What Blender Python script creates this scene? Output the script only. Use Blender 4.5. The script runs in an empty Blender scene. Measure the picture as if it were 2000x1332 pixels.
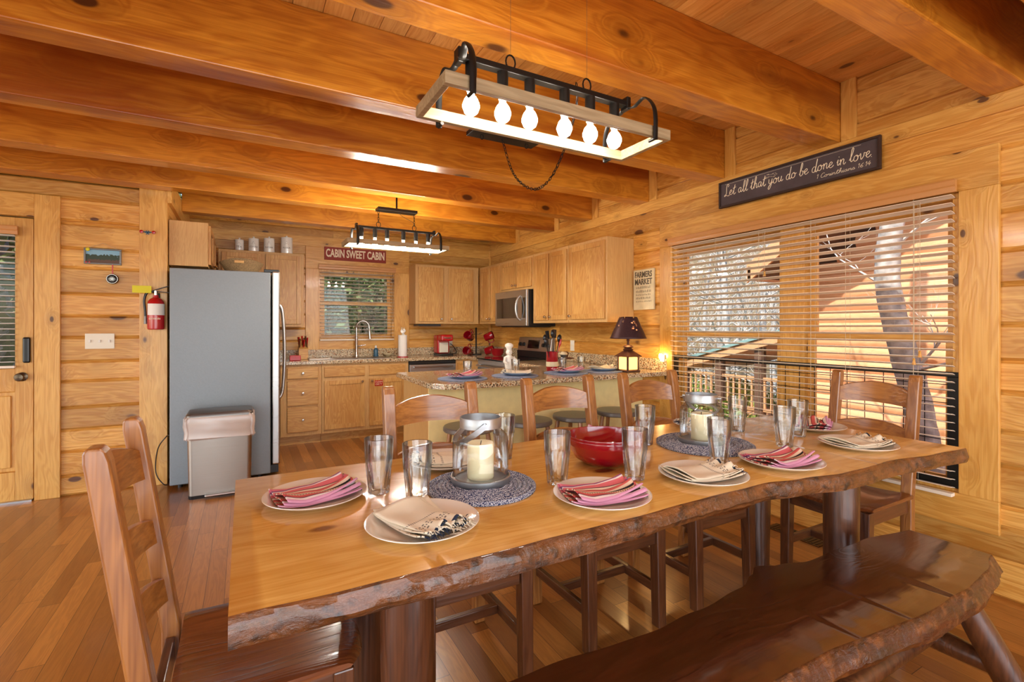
import bpy, bmesh, math, random
from mathutils import Vector, Matrix
random.seed(7)
R = math.radians
S = bpy.context.scene
C = S.collection

# ------------------------------------------------------------------ camera
cam_d = bpy.data.cameras.new('camera'); cam = bpy.data.objects.new('camera', cam_d); C.objects.link(cam)
cam.location = (0, 0, 1.28)
cam.rotation_euler = (R(90), 0, -R(28.85))
cam_d.sensor_width = 36.0
cam_d.lens = 950.0 / 2000.0 * 36.0
cam_d.shift_y = -26.0 / 2000.0
cam_d.clip_start = 0.02; cam_d.clip_end = 300
S.camera = cam

# ------------------------------------------------------------------ exposure, world, sun, window light
S.view_settings.view_transform = 'Standard'; S.view_settings.look = 'None'
S.view_settings.gamma = 1; S.view_settings.exposure = 0.08
S.view_settings.use_curve_mapping = False
S.cycles.use_denoising = True
S.cycles.max_bounces = 9; S.cycles.diffuse_bounces = 4; S.cycles.glossy_bounces = 4
S.cycles.transmission_bounces = 9; S.cycles.transparent_max_bounces = 24
S.cycles.sample_clamp_indirect = 6.0
S.cycles.blur_glossy = 0.6

W = bpy.data.worlds.new('sky'); S.world = W; W.use_nodes = True
wn = W.node_tree.nodes; wl = W.node_tree.links
bgn = wn['Background']
sky = wn.new('ShaderNodeTexSky')
sky.sky_type = 'NISHITA'; sky.sun_disc = False
sky.sun_elevation = R(42); sky.sun_rotation = R(250); sky.air_density = 1.0; sky.dust_density = 1.5; sky.ozone_density = 1.5
wl.new(sky.outputs['Color'], bgn.inputs['Color'])
bgn.inputs['Strength'].default_value = 0.42

sd = bpy.data.lights.new('sun', 'SUN'); sun = bpy.data.objects.new('sun', sd); C.objects.link(sun)
sd.energy = 7.0; sd.angle = R(0.8); sd.color = (1, 0.95, 0.87)
sun.rotation_euler = Vector((0.66, 0.2, -0.62)).to_track_quat('-Z', 'Y').to_euler()

def area(name, loc, aim, sx, sy, power, col):
    d = bpy.data.lights.new(name, 'AREA'); d.shape = 'RECTANGLE'; d.size = sx; d.size_y = sy
    d.energy = power; d.color = col
    o = bpy.data.objects.new(name, d); C.objects.link(o); o.location = loc
    o.rotation_euler = (Vector(aim) - Vector(loc)).to_track_quat('-Z', 'Z').to_euler()
    return o
area('daylight_rear_windows', (0.5, -3.4, 1.25), (0.8, 2, 1.75), 5.0, 2.3, 165, (0.94, 0.97, 1.0))
area('daylight_left_windows', (-4.6, 1.2, 1.5), (0, 2.2, 1.6), 4.5, 2.2, 85, (0.92, 0.96, 1.0))

# ------------------------------------------------------------------ materials
def newmat(name):
    m = bpy.data.materials.new(name); m.use_nodes = True
    return m, m.node_tree, m.node_tree.nodes['Principled BSDF']

class NB:
    """small node-building helper"""
    def __init__(s, nt): s.nt = nt
    def n(s, t, **kw):
        nd = s.nt.nodes.new(t)
        for k, v in kw.items(): setattr(nd, k, v)
        return nd
    def link(s, a, b): s.nt.links.new(a, b)
    def val(s, sock, v):
        if hasattr(v, 'links') or hasattr(v, 'is_output'): s.link(v, sock)
        else: sock.default_value = v
    def math(s, op, a, b=0.0, c=0.0):
        nd = s.n('ShaderNodeMath', operation=op)
        for i, v in enumerate((a, b, c)): s.val(nd.inputs[i], v)
        return nd.outputs[0]
    def vmath(s, op, a, b=(0, 0, 0), c=(0, 0, 0)):
        nd = s.n('ShaderNodeVectorMath', operation=op)
        for i, v in enumerate((a, b, c)): s.val(nd.inputs[i], v)
        return nd.outputs[0]
    def noise(s, vec, scale, detail=2.0, rough=0.5, dist=0.0):
        nd = s.n('ShaderNodeTexNoise'); s.link(vec, nd.inputs['Vector'])
        nd.inputs['Scale'].default_value = scale; nd.inputs['Detail'].default_value = detail
        nd.inputs['Roughness'].default_value = rough; nd.inputs['Distortion'].default_value = dist
        return nd.outputs['Fac']
    def mix(s, f, a, b):
        nd = s.n('ShaderNodeMix', data_type='RGBA')
        s.val(nd.inputs[0], f); s.val(nd.inputs[6], a); s.val(nd.inputs[7], b)
        return nd.outputs[2]
    def rng(s, v, a, b, c=0.0, d=1.0, smooth=False):
        nd = s.n('ShaderNodeMapRange')
        if smooth: nd.interpolation_type = 'SMOOTHSTEP'
        s.val(nd.inputs[0], v)
        for i, x in enumerate((a, b, c, d)): nd.inputs[i + 1].default_value = x
        return nd.outputs[0]
    def sep(s, v):
        nd = s.n('ShaderNodeSeparateXYZ'); s.link(v, nd.inputs[0]); return nd.outputs
    def comb(s, x, y, z):
        nd = s.n('ShaderNodeCombineXYZ')
        for i, v in enumerate((x, y, z)): s.val(nd.inputs[i], v)
        return nd.outputs[0]

def rgb(h, k=1.0):
    """sRGB 0-255 triple -> linear"""
    out = []
    for c in h:
        c = c / 255.0
        out.append((c / 12.92 if c <= 0.04045 else ((c + 0.055) / 1.055) ** 2.4) * k)
    return (out[0], out[1], out[2], 1.0)

def simple(name, col, rough=0.5, metal=0.0, coat=0.0, noise=0.0, nscale=20, emit=None, es=0.0, bump=0.0, alpha=1.0):
    m, nt, b = newmat(name); B = NB(nt)
    b.inputs['Base Color'].default_value = col
    b.inputs['Roughness'].default_value = rough; b.inputs['Metallic'].default_value = metal
    b.inputs['Coat Weight'].default_value = coat; b.inputs['Coat Roughness'].default_value = 0.1
    if noise or bump:
        tc = B.n('ShaderNodeTexCoord')
        nz = B.noise(tc.outputs['Object'], nscale, 4)
        if noise:
            dark = tuple(c * (1 - noise) for c in col[:3]) + (1,)
            B.link(B.mix(B.rng(nz, .3, .7), dark, col), b.inputs['Base Color'])
        if bump:
            bp = B.n('ShaderNodeBump'); bp.inputs['Strength'].default_value = bump; bp.inputs['Distance'].default_value = .004
            B.link(nz, bp.inputs['Height']); B.link(bp.outputs[0], b.inputs['Normal'])
    if emit:
        b.inputs['Emission Color'].default_value = emit; b.inputs['Emission Strength'].default_value = es
    return m

def wood(name, light, mid, knot, axis='X', rough=0.35, coat=0.25, cross=1.0, knots=0.5, var=0.18, grain=1.0, kscale=1.0, bump=0.3, streak=None, croughness=0.12):
    m, nt, b = newmat(name); B = NB(nt)
    tc = B.n('ShaderNodeTexCoord'); geo = B.n('ShaderNodeNewGeometry'); oi = B.n('ShaderNodeObjectInfo')
    ri = geo.outputs['Random Per Island']; ro = oi.outputs['Random']
    off = B.math('ADD', B.math('MULTIPLY', ri, 37.0), B.math('MULTIPLY', ro, 91.0))
    x, y, z = B.sep(tc.outputs['Object'])[:3]
    A, P, Q = {'X': (x, y, z), 'Y': (y, x, z), 'Z': (z, x, y)}[axis]
    A = B.math('ADD', A, off); P = B.math('ADD', P, B.math('MULTIPLY', off, .37)); Q = B.math('ADD', Q, B.math('MULTIPLY', off, .73))
    # knots
    kv = B.comb(B.math('MULTIPLY', A, 2.6 * kscale), B.math('MULTIPLY', P, 5.0 * kscale), B.math('MULTIPLY', Q, 5.0 * kscale))
    vo = B.n('ShaderNodeTexVoronoi'); B.link(kv, vo.inputs['Vector']); vo.inputs['Scale'].default_value = 1.0
    vcol = B.sep(vo.outputs['Color'])
    active = B.math('LESS_THAN', vcol[0], knots)
    size = B.rng(vcol[1], 0, 1, .06, .16)
    d = vo.outputs['Distance']
    halo = B.math('MULTIPLY', B.math('SUBTRACT', 1.0, B.rng(B.math('DIVIDE', d, size), 0.6, 4.0, 0, 1, True)), active)
    core = B.math('MULTIPLY', B.math('SUBTRACT', 1.0, B.rng(B.math('DIVIDE', d, size), 0.75, 1.15, 0, 1, True)), active)
    # grain, bending round the knots
    warp = B.noise(B.comb(B.math('MULTIPLY', A, .9), B.math('MULTIPLY', P, 2.2), B.math('MULTIPLY', Q, 2.2)), 1.0, 2)
    disp = B.math('ADD', B.math('MULTIPLY', halo, .55), B.math('MULTIPLY', warp, 2.6 * cross))
    gv = B.comb(B.math('MULTIPLY', A, .8), B.math('ADD', B.math('MULTIPLY', P, 9 * cross), disp), B.math('ADD', B.math('MULTIPLY', Q, 9 * cross), disp))
    g1 = B.noise(gv, 1.0, 3, .6)
    ring = B.math('MULTIPLY_ADD', B.math('SINE', B.math('MULTIPLY', g1, 60)), .5, .5)
    fine = B.noise(B.comb(B.math('MULTIPLY', A, 4), B.math('MULTIPLY', P, 170), B.math('MULTIPLY', Q, 170)), 1.0, 2)
    broad = B.noise(B.comb(B.math('MULTIPLY', A, .7), B.math('MULTIPLY', P, 3.5), B.math('MULTIPLY', Q, 3.5)), 1.0, 2)
    f = B.math('ADD', B.math('ADD', B.math('MULTIPLY', ring, .36 * grain), B.math('MULTIPLY', B.rng(broad, .35, .68), .5)), B.math('MULTIPLY', B.rng(fine, .35, .7), .36 * grain))
    col = B.mix(f, light, mid)
    if streak:
        st = B.rng(B.noise(B.comb(B.math('MULTIPLY', A, .5), B.math('MULTIPLY', P, 5), B.math('ADD', B.math('MULTIPLY', Q, 5), 9.0)), 1.0, 3), .52, .68, 0, .75, True)
        col = B.mix(st, col, streak)
    col = B.mix(B.math('MULTIPLY', halo, .45), col, tuple(c * .6 for c in mid[:3]) + (1,))
    col = B.mix(B.math('MULTIPLY', core, .9), col, knot)
    hs = B.n('ShaderNodeHueSaturation'); B.link(col, hs.inputs['Color'])
    B.link(B.math('ADD', B.math('MULTIPLY', B.math('SUBTRACT', ri, .5), 2 * var), 1.0), hs.inputs['Value'])
    B.link(hs.outputs[0], b.inputs['Base Color'])
    b.inputs['Roughness'].default_value = rough
    b.inputs['Coat Weight'].default_value = coat; b.inputs['Coat Roughness'].default_value = croughness
    if bump:
        bp = B.n('ShaderNodeBump'); bp.inputs['Strength'].default_value = bump; bp.inputs['Distance'].default_value = .0015
        B.link(B.math('ADD', ring, fine), bp.inputs['Height']); B.link(bp.outputs[0], b.inputs['Normal'])
    return m

M = {}
PINE_L, PINE_M, KN = rgb((231, 180, 96)), rgb((194, 132, 52)), rgb((74, 34, 14))
for ax in 'XYZ':
    M['pine' + ax] = wood('knotty_pine_' + ax, PINE_L, PINE_M, KN, ax, .38, .18, knots=.75, grain=1.3, var=.2)
    M['trimw' + ax] = wood('pine_trim_' + ax, rgb((231, 180, 96)), rgb((203, 144, 62)), KN, ax, .36, .2, knots=.8, kscale=1.35, var=.06, grain=1.2)
M['ceil'] = wood('ceiling_pine', rgb((240, 192, 112)), rgb((210, 146, 66)), rgb((84, 38, 14)), 'Y', .4, .15, knots=.8, kscale=1.3)
M['beam'] = wood('beam_pine', rgb((222, 150, 48)), rgb((172, 98, 20)), rgb((56, 20, 8)), 'X', .32, .35, cross=.5, knots=.85, kscale=.8, var=.0, streak=rgb((134, 56, 12)))
OAK_L, OAK_M = rgb((224, 180, 108)), rgb((192, 138, 70))
for ax in 'XYZ':
    M['oak' + ax] = wood('oak_cabinet_' + ax, OAK_L, OAK_M, OAK_M, ax, .42, .12, cross=1.6, knots=0, grain=1.5, var=.05, bump=.08)
M['oakside'] = wood('oak_side_panel', rgb((216, 174, 112)), rgb((196, 150, 90)), OAK_M, 'Z', .5, .05, cross=2, knots=0, var=.02)
M['tabletop'] = wood('honey_slab', rgb((228, 182, 104)), rgb((200, 144, 64)), rgb((96, 50, 22)), 'X', .22, .75, cross=.45, knots=.9, kscale=.8, grain=1.0, var=0, bump=.03, croughness=.07)
M['chairX'] = wood('chair_pine_X', rgb((188, 126, 60)), rgb((132, 78, 32)), rgb((62, 26, 12)), 'X', .3, .45, knots=.35, kscale=1.2, var=.06)
M['chairY'] = wood('chair_pine_Y', rgb((188, 126, 60)), rgb((132, 78, 32)), rgb((62, 26, 12)), 'Y', .3, .45, knots=.35, kscale=1.2, var=.06)
M['chairZ'] = wood('chair_pine_Z', rgb((182, 122, 62)), rgb((130, 78, 36)), rgb((62, 26, 12)), 'Z', .32, .4, knots=.3, kscale=1.2, var=.06)
M['darklog'] = wood('dark_log', rgb((104, 60, 34)), rgb((62, 34, 19)), rgb((30, 14, 8)), 'Z', .35, .5, knots=.5, kscale=1.4, var=0)
M['bench'] = wood('bench_slab', rgb((84, 42, 24)), rgb((50, 23, 13)), rgb((20, 10, 6)), 'X', .2, .9, cross=.6, knots=.35, kscale=.9, var=0, streak=rgb((64, 26, 12)), croughness=.12)

def bark(name, a, b_, c):
    m, nt, b = newmat(name); B = NB(nt)
    tc = B.n('ShaderNodeTexCoord')
    v = B.vmath('MULTIPLY', tc.outputs['Object'], (5, 22, 22))
    n1 = B.noise(v, 1.2, 6, .65, .8); n2 = B.noise(tc.outputs['Object'], 26, 5, .6)
    col = B.mix(B.rng(n1, .35, .65), a, b_); col = B.mix(B.rng(n2, .52, .68), col, c)
    B.link(col, b.inputs['Base Color']); b.inputs['Roughness'].default_value = .35; b.inputs['Coat Weight'].default_value = .5
    bp = B.n('ShaderNodeBump'); bp.inputs['Strength'].default_value = .8; bp.inputs['Distance'].default_value = .012
    B.link(B.math('ADD', n1, n2), bp.inputs['Height']); B.link(bp.outputs[0], b.inputs['Normal'])
    return m
M['liveedge'] = bark('live_edge', rgb((128, 78, 40)), rgb((70, 40, 20)), rgb((48, 30, 20)))
M['benchedge'] = bark('bench_edge', rgb((84, 40, 18)), rgb((46, 22, 11)), rgb((120, 70, 34)))

def floor_mat():
    m, nt, b = newmat('oak_strip_floor'); B = NB(nt)
    tc = B.n('ShaderNodeTexCoord'); x, y, z = B.sep(tc.outputs['Object'])[:3]
    w = .083
    xs = B.math('DIVIDE', x, w); idx = B.math('FLOOR', xs); fx = B.math('FRACT', xs)
    wn1 = B.n('ShaderNodeTexWhiteNoise', noise_dimensions='1D'); B.link(idx, wn1.inputs['W'])
    ys = B.math('ADD', B.math('DIVIDE', y, .95), B.math('MULTIPLY', wn1.outputs['Value'], 7.3)); idy = B.math('FLOOR', ys); fy = B.math('FRACT', ys)
    wn2 = B.n('ShaderNodeTexWhiteNoise', noise_dimensions='2D'); B.link(B.comb(idx, idy, 0), wn2.inputs['Vector'])
    r = wn2.outputs['Value']
    g = B.noise(B.comb(B.math('MULTIPLY', x, 16), B.math('MULTIPLY_ADD', y, 1.3, B.math('MULTIPLY', r, 50)), B.math('MULTIPLY', r, 30)), 1.0, 3, .6, .6)
    ring = B.math('MULTIPLY_ADD', B.math('SINE', B.math('MULTIPLY', g, 55)), .5, .5)
    fine = B.noise(B.comb(B.math('MULTIPLY', x, 260), B.math('MULTIPLY', y, 6), 0), 1.0, 2)
    col = B.mix(r, rgb((206, 142, 68)), rgb((142, 88, 36)))
    col = B.mix(B.math('MULTIPLY_ADD', ring, .22, B.math('MULTIPLY', fine, .25)), col, rgb((112, 60, 24)))
    gap = B.math('MAXIMUM', B.math('LESS_THAN', fx, .022), B.math('LESS_THAN', fy, .0025))
    col = B.mix(B.math('MULTIPLY', gap, .85), col, rgb((44, 20, 8)))
    B.link(col, b.inputs['Base Color']); b.inputs['Roughness'].default_value = .28
    b.inputs['Coat Weight'].default_value = .4; b.inputs['Coat Roughness'].default_value = .15
    bp = B.n('ShaderNodeBump'); bp.inputs['Strength'].default_value = .25; bp.inputs['Distance'].default_value = .002
    hgt = B.math('ADD', B.math('SUBTRACT', 1.0, gap), B.math('MULTIPLY', r, .4))
    B.link(B.math('ADD', hgt, B.math('MULTIPLY', fine, .15)), bp.inputs['Height']); B.link(bp.outputs[0], b.inputs['Normal'])
    return m
M['floor'] = floor_mat()

def granite():
    m, nt, b = newmat('speckled_granite'); B = NB(nt)
    tc = B.n('ShaderNodeTexCoord')
    vo = B.n('ShaderNodeTexVoronoi'); vo.inputs['Scale'].default_value = 150; B.link(tc.outputs['Object'], vo.inputs['Vector'])
    c = B.sep(vo.outputs['Color'])
    col = B.mix(B.rng(c[0], .2, .8), rgb((176, 158, 126)), rgb((226, 208, 172)))
    col = B.mix(B.math('GREATER_THAN', c[1], .74), col, rgb((86, 66, 48)))
    col = B.mix(B.math('GREATER_THAN', c[2], .86), col, rgb((168, 112, 62)))
    B.link(col, b.inputs['Base Color']); b.inputs['Roughness'].default_value = .18; b.inputs['Coat Weight'].default_value = .4
    return m
M['granite'] = granite()

def brushed(name, col, rough=.3):
    m, nt, b = newmat(name); B = NB(nt)
    tc = B.n('ShaderNodeTexCoord')
    n = B.noise(B.vmath('MULTIPLY', tc.outputs['Object'], (4, 4, 220)), 1.0, 2)
    b.inputs['Base Color'].default_value = col; b.inputs['Metallic'].default_value = 1
    B.link(B.rng(n, .2, .8, rough * .75, rough * 1.3), b.inputs['Roughness'])
    return m
M['steel'] = brushed('brushed_steel', rgb((190, 188, 186)), .32)
M['steelcan'] = brushed('can_steel', rgb((158, 148, 138)), .38)
M['fridgeside'] = simple('fridge_grey_paint', rgb((128, 134, 138)), .42, .25, noise=.06, nscale=90, bump=.12)
M['galv'] = brushed('galvanised', rgb((176, 180, 184)), .42)
M['chrome'] = simple('nickel', rgb((205, 198, 190)), .18, 1.0)
M['blackmetal'] = simple('black_iron', rgb((40, 38, 36)), .38, .7, noise=.2)
M['black'] = simple('black_plastic', rgb((22, 22, 24)), .3)
M['blackglass'] = simple('black_glass', rgb((14, 13, 14)), .06, coat=.6)
M['greywood'] = wood('weathered_wood', rgb((176, 156, 122)), rgb((138, 118, 86)), rgb((90, 70, 50)), 'X', .6, 0, knots=.1, var=.04)
M['white'] = simple('white_ceramic', rgb((238, 234, 226)), .14, coat=.5)
M['whitemat'] = simple('white_matt', rgb((236, 232, 224)), .5)
M['plate'] = simple('plate_glaze', rgb((230, 222, 208)), .1, coat=.7)
M['blueplate'] = simple('blue_glaze', rgb((150, 168, 188)), .15, coat=.5)
M['red'] = simple('red_glaze', rgb((146, 6, 24)), .12, coat=.8)
M['redpl'] = simple('red_plastic', rgb((184, 18, 24)), .25, coat=.4)
M['candle'] = simple('ivory_wax', rgb((238, 228, 188)), .45)
M['rope'] = simple('blue_braid', rgb((150, 168, 200)), .9, noise=.4, nscale=160, bump=.8)
M['slat'] = simple('blind_slat', rgb((240, 226, 206)), .4, coat=.1)
M['cord'] = simple('cord_tan', rgb((200, 180, 150)), .8)
M['yellowpanel'] = simple('cream_yellow_panel', rgb((255, 232, 164)), .55, noise=.12, nscale=14)
M['stoolseat'] = simple('stool_dark_leather', rgb((104, 96, 90)), .35, coat=.2)
M['shade'] = simple('plum_tin', rgb((72, 46, 50)), .45, .5, noise=.25, nscale=60)
M['rust'] = simple('rusty_tin', rgb((96, 58, 42)), .5, .4, noise=.4, nscale=40)
M['warm'] = simple('lit_pane', rgb((255, 214, 140)), .5, emit=rgb((255, 196, 110)), es=1.6)
M['bulb'] = simple('lit_bulb', (1, 1, 1, 1), .3, emit=(1.0, .93, .82, 1), es=95)
M['bulbfar'] = simple('lit_teardrop_bulb', (1, 1, 1, 1), .3, emit=(1.0, .92, .80, 1), es=360)
M['bulbwarm'] = simple('lit_amber_bulb', (1, .8, .5, 1), .3, emit=(1.0, .6, .22, 1), es=160)
M['bulbcap'] = simple('bulb_collar', rgb((240, 225, 190)), .4, emit=(1, .9, .7, 1), es=2.0)
M['signdark'] = simple('sign_charcoal', rgb((86, 74, 78)), .7, noise=.35, nscale=9)
M['signframe'] = simple('sign_frame', rgb((54, 32, 24)), .55, noise=.3)
M['cream'] = simple('cream_paint', rgb((242, 226, 196)), .7)
M['signred'] = simple('barn_red_paint', rgb((150, 50, 34)), .65, noise=.12)
M['signcream'] = simple('distressed_cream', rgb((226, 210, 172)), .7, noise=.18, nscale=12)
M['taupe'] = simple('taupe_print', rgb((92, 82, 70)), .7)
M['wicker'] = simple('wicker', rgb((164, 134, 92)), .8, noise=.5, nscale=120, bump=1.0)
M['bag'] = None
M['yellow'] = simple('yellow_tag', rgb((226, 216, 40)), .6)
M['paper'] = simple('paper_towel', rgb((244, 240, 234)), .85)
M['blue'] = simple('blue_soap', rgb((50, 96, 122)), .15, coat=.5)
M['switch'] = simple('ivory_plate', rgb((236, 228, 208)), .4)
M['brass'] = simple('aged_bronze', rgb((92, 78, 62)), .28, .9)
M['tin'] = simple('pewter', rgb((120, 116, 112)), .35, .8)

def clearglass(name, tint=(1, 1, 1, 1), clear=.45, rough=0.0, ior=1.45):
    m, nt, b = newmat(name); B = NB(nt)
    nt.nodes.remove(b)
    g = B.n('ShaderNodeBsdfGlass'); g.inputs['Color'].default_value = tint; g.inputs['IOR'].default_value = ior; g.inputs['Roughness'].default_value = rough
    t = B.n('ShaderNodeBsdfTransparent'); t.inputs['Color'].default_value = tint
    mx = B.n('ShaderNodeMixShader'); mx.inputs[0].default_value = clear
    B.link(g.outputs[0], mx.inputs[1]); B.link(t.outputs[0], mx.inputs[2])
    B.link(mx.outputs[0], nt.nodes['Material Output'].inputs['Surface'])
    return m
M['glass'] = clearglass('tumbler_glass', (.985, .99, .99, 1), .72)
def pane_mat(name, k=.10):
    m, nt, b = newmat(name); B = NB(nt); nt.nodes.remove(b)
    t = B.n('ShaderNodeBsdfTransparent'); t.inputs['Color'].default_value = (.97, .98, .98, 1)
    g = B.n('ShaderNodeBsdfGlossy'); g.inputs['Roughness'].default_value = .02
    fr = B.n('ShaderNodeLayerWeight'); fr.inputs['Blend'].default_value = .25
    mx = B.n('ShaderNodeMixShader'); B.link(B.math('MULTIPLY_ADD', fr.outputs['Fresnel'], .6, k * .2), mx.inputs[0])
    B.link(t.outputs[0], mx.inputs[1]); B.link(g.outputs[0], mx.inputs[2])
    B.link(mx.outputs[0], nt.nodes['Material Output'].inputs['Surface'])
    return m
def shell_mat():
    m, nt, b = newmat('tumbler_shell'); B = NB(nt); nt.nodes.remove(b)
    lw = B.n('ShaderNodeLayerWeight'); lw.inputs['Blend'].default_value = .35
    t = B.n('ShaderNodeBsdfTransparent'); B.link(B.mix(B.rng(lw.outputs['Facing'], .45, 1.0), (.97, .98, .98, 1), (.50, .50, .50, 1)), t.inputs['Color'])
    g = B.n('ShaderNodeBsdfGlossy'); g.inputs['Roughness'].default_value = .03
    mx = B.n('ShaderNodeMixShader'); B.link(B.math('MULTIPLY_ADD', lw.outputs['Fresnel'], .75, .05), mx.inputs[0])
    B.link(t.outputs[0], mx.inputs[1]); B.link(g.outputs[0], mx.inputs[2])
    B.link(mx.outputs[0], nt.nodes['Material Output'].inputs['Surface'])
    return m
M['shell'] = shell_mat()
M['pane'] = pane_mat('window_pane')
M['jar'] = M['shell']
def bag_mat():
    m, nt, b = newmat('thin_liner'); B = NB(nt); nt.nodes.remove(b)
    t = B.n('ShaderNodeBsdfTransparent'); d = B.n('ShaderNodeBsdfDiffuse'); d.inputs['Color'].default_value = rgb((236, 216, 204))
    g = B.n('ShaderNodeBsdfGlossy'); g.inputs['Roughness'].default_value = .25
    m1 = B.n('ShaderNodeMixShader'); m1.inputs[0].default_value = .12; m2 = B.n('ShaderNodeMixShader'); m2.inputs[0].default_value = .62
    B.link(d.outputs[0], m1.inputs[1]); B.link(g.outputs[0], m1.inputs[2])
    B.link(t.outputs[0], m2.inputs[1]); B.link(m1.outputs[0], m2.inputs[2])
    B.link(m2.outputs[0], nt.nodes['Material Output'].inputs['Surface'])
    return m
M['bag'] = bag_mat()

def cloth_striped():
    m, nt, b = newmat('striped_napkin_cloth'); B = NB(nt)
    uv = B.n('ShaderNodeTexCoord'); u, v, w = B.sep(uv.outputs['UV'])[:3]
    cr = B.n('ShaderNodeValToRGB'); cr.color_ramp.interpolation = 'CONSTANT'
    stops = [(0, (214, 150, 180)), (.07, (240, 225, 225)), (.14, (90, 40, 60)), (.17, (206, 84, 84)), (.27, (232, 200, 170)), (.33, (40, 34, 40)), (.36, (232, 205, 180)), (.42, (212, 96, 88)), (.52, (150, 40, 50)), (.55, (236, 214, 190)), (.63, (40, 34, 44)), (.66, (214, 104, 110)), (.78, (236, 220, 215)), (.82, (130, 70, 120)), (.87, (214, 110, 130)), (.96, (236, 220, 215))]
    e = cr.color_ramp.elements
    e[0].position = 0; e[0].color = rgb(stops[0][1]); e[1].position = stops[1][0]; e[1].color = rgb(stops[1][1])
    for p, c in stops[2:]:
        x = e.new(p); x.color = rgb(c)
    B.link(v, cr.inputs[0])
    ch = B.math('GREATER_THAN', B.math('SINE', B.math('MULTIPLY', u, 160)), .3)
    band = B.math('LESS_THAN', B.math('ABSOLUTE', B.math('SUBTRACT', v, .30)), .018)
    col = B.mix(B.math('MULTIPLY', B.math('MULTIPLY', ch, band), .8), cr.outputs[0], rgb((40, 34, 40)))
    B.link(col, b.inputs['Base Color']); b.inputs['Roughness'].default_value = .9
    wv = B.noise(B.vmath('MULTIPLY', uv.outputs['UV'], (300, 300, 1)), 1, 1)
    bp = B.n('ShaderNodeBump'); bp.inputs['Strength'].default_value = .4; bp.inputs['Distance'].default_value = .001
    B.link(wv, bp.inputs['Height']); B.link(bp.outputs[0], b.inputs['Normal'])
    return m
def cloth_cream():
    m, nt, b = newmat('cream_napkin_cloth'); B = NB(nt)
    uv = B.n('ShaderNodeTexCoord'); u, v, w = B.sep(uv.outputs['UV'])[:3]
    base = rgb((232, 220, 196))
    dash = B.math('GREATER_THAN', B.math('SINE', B.math('MULTIPLY', v, 150)), .1)
    dash2 = B.math('GREATER_THAN', B.math('SINE', B.math('MULTIPLY', v, 75)), .0)
    b1 = B.math('LESS_THAN', B.math('ABSOLUTE', B.math('SUBTRACT', u, .60)), .018)
    b2 = B.math('LESS_THAN', B.math('ABSOLUTE', B.math('SUBTRACT', u, .74)), .012)
    b3 = B.math('LESS_THAN', B.math('ABSOLUTE', B.math('SUBTRACT', u, .78)), .014)
    b4 = B.math('LESS_THAN', B.math('ABSOLUTE', B.math('SUBTRACT', u, .83)), .012)
    f = B.math('MAXIMUM', B.math('MULTIPLY', b1, dash), B.math('MAXIMUM', B.math('MULTIPLY', b2, dash2), B.math('MAXIMUM', B.math('MULTIPLY', b3, dash), B.math('MULTIPLY', b4, dash2))))
    col = B.mix(B.math('MULTIPLY', f, .8), base, rgb((52, 46, 40)))
    end = B.math('MULTIPLY', B.math('GREATER_THAN', u, .955), B.math('GREATER_THAN', B.noise(B.vmath('MULTIPLY', uv.outputs['UV'], (4, 5, 1)), 1, 2), .5))
    col = B.mix(end, col, rgb((30, 44, 66)))
    B.link(col, b.inputs['Base Color']); b.inputs['Roughness'].default_value = .92
    wv = B.noise(B.vmath('MULTIPLY', uv.outputs['UV'], (260, 260, 1)), 1, 1)
    bp = B.n('ShaderNodeBump'); bp.inputs['Strength'].default_value = .5; bp.inputs['Distance'].default_value = .001
    B.link(wv, bp.inputs['Height']); B.link(bp.outputs[0], b.inputs['Normal'])
    return m
M['nstripe'] = cloth_striped(); M['ncream'] = cloth_cream()
M['fringe'] = simple('cream_fringe', rgb((232, 222, 200)), .95)
M['fringeblue'] = simple('navy_fringe', rgb((34, 44, 66)), .95)
def braid_mat():
    m, nt, b = newmat('braided_rope'); B = NB(nt)
    tc = B.n('ShaderNodeTexCoord'); x, y, z = B.sep(tc.outputs['Object'])[:3]
    ang = B.math('ARCTAN2', y, x); r = B.math('SQRT', B.math('ADD', B.math('MULTIPLY', x, x), B.math('MULTIPLY', y, y)))
    wv = B.noise(tc.outputs['Object'], 330, 1, .5)
    col = B.mix(B.math('GREATER_THAN', wv, .5), rgb((40, 52, 92)), rgb((190, 192, 200)))
    B.link(col, b.inputs['Base Color']); b.inputs['Roughness'].default_value = .95
    return m
M['braid'] = braid_mat()
# outside
M['siding'] = wood('log_siding', rgb((236, 176, 128)), rgb((216, 148, 100)), rgb((150, 86, 50)), 'Y', .6, 0, knots=.15, var=.05)
M['soffit'] = simple('brown_soffit', rgb((96, 66, 48)), .8, noise=.2, nscale=3)
M['fascia'] = simple('fascia_wood', rgb((206, 150, 104)), .7, noise=.15)
M['tealroof'] = simple('teal_metal_roof', rgb((120, 150, 146)), .5, noise=.1)
M['barkgrey'] = simple('tree_bark', rgb((196, 192, 186)), .95, noise=.65, nscale=14, bump=1.5)
M['twig'] = simple('grey_twigs', rgb((186, 178, 168)), .95, noise=.2)
M['ground'] = simple('leaf_litter', rgb((128, 108, 74)), 1.0, noise=.45, nscale=4)
def leaf_mat(name, a, b_):
    m, nt, b = newmat(name); B = NB(nt)
    geo = B.n('ShaderNodeNewGeometry')
    B.link(B.mix(geo.outputs['Random Per Island'], a, b_), b.inputs['Base Color']); b.inputs['Roughness'].default_value = .7
    return m
M['leaf'] = leaf_mat('evergreen_leaf', rgb((54, 74, 34)), rgb((120, 134, 66)))
M['leaf2'] = leaf_mat('spring_leaf', rgb((120, 150, 60)), rgb((190, 206, 110)))
M['pic'] = simple('lake_print', rgb((120, 140, 120)), .4, noise=.6, nscale=30)
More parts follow.
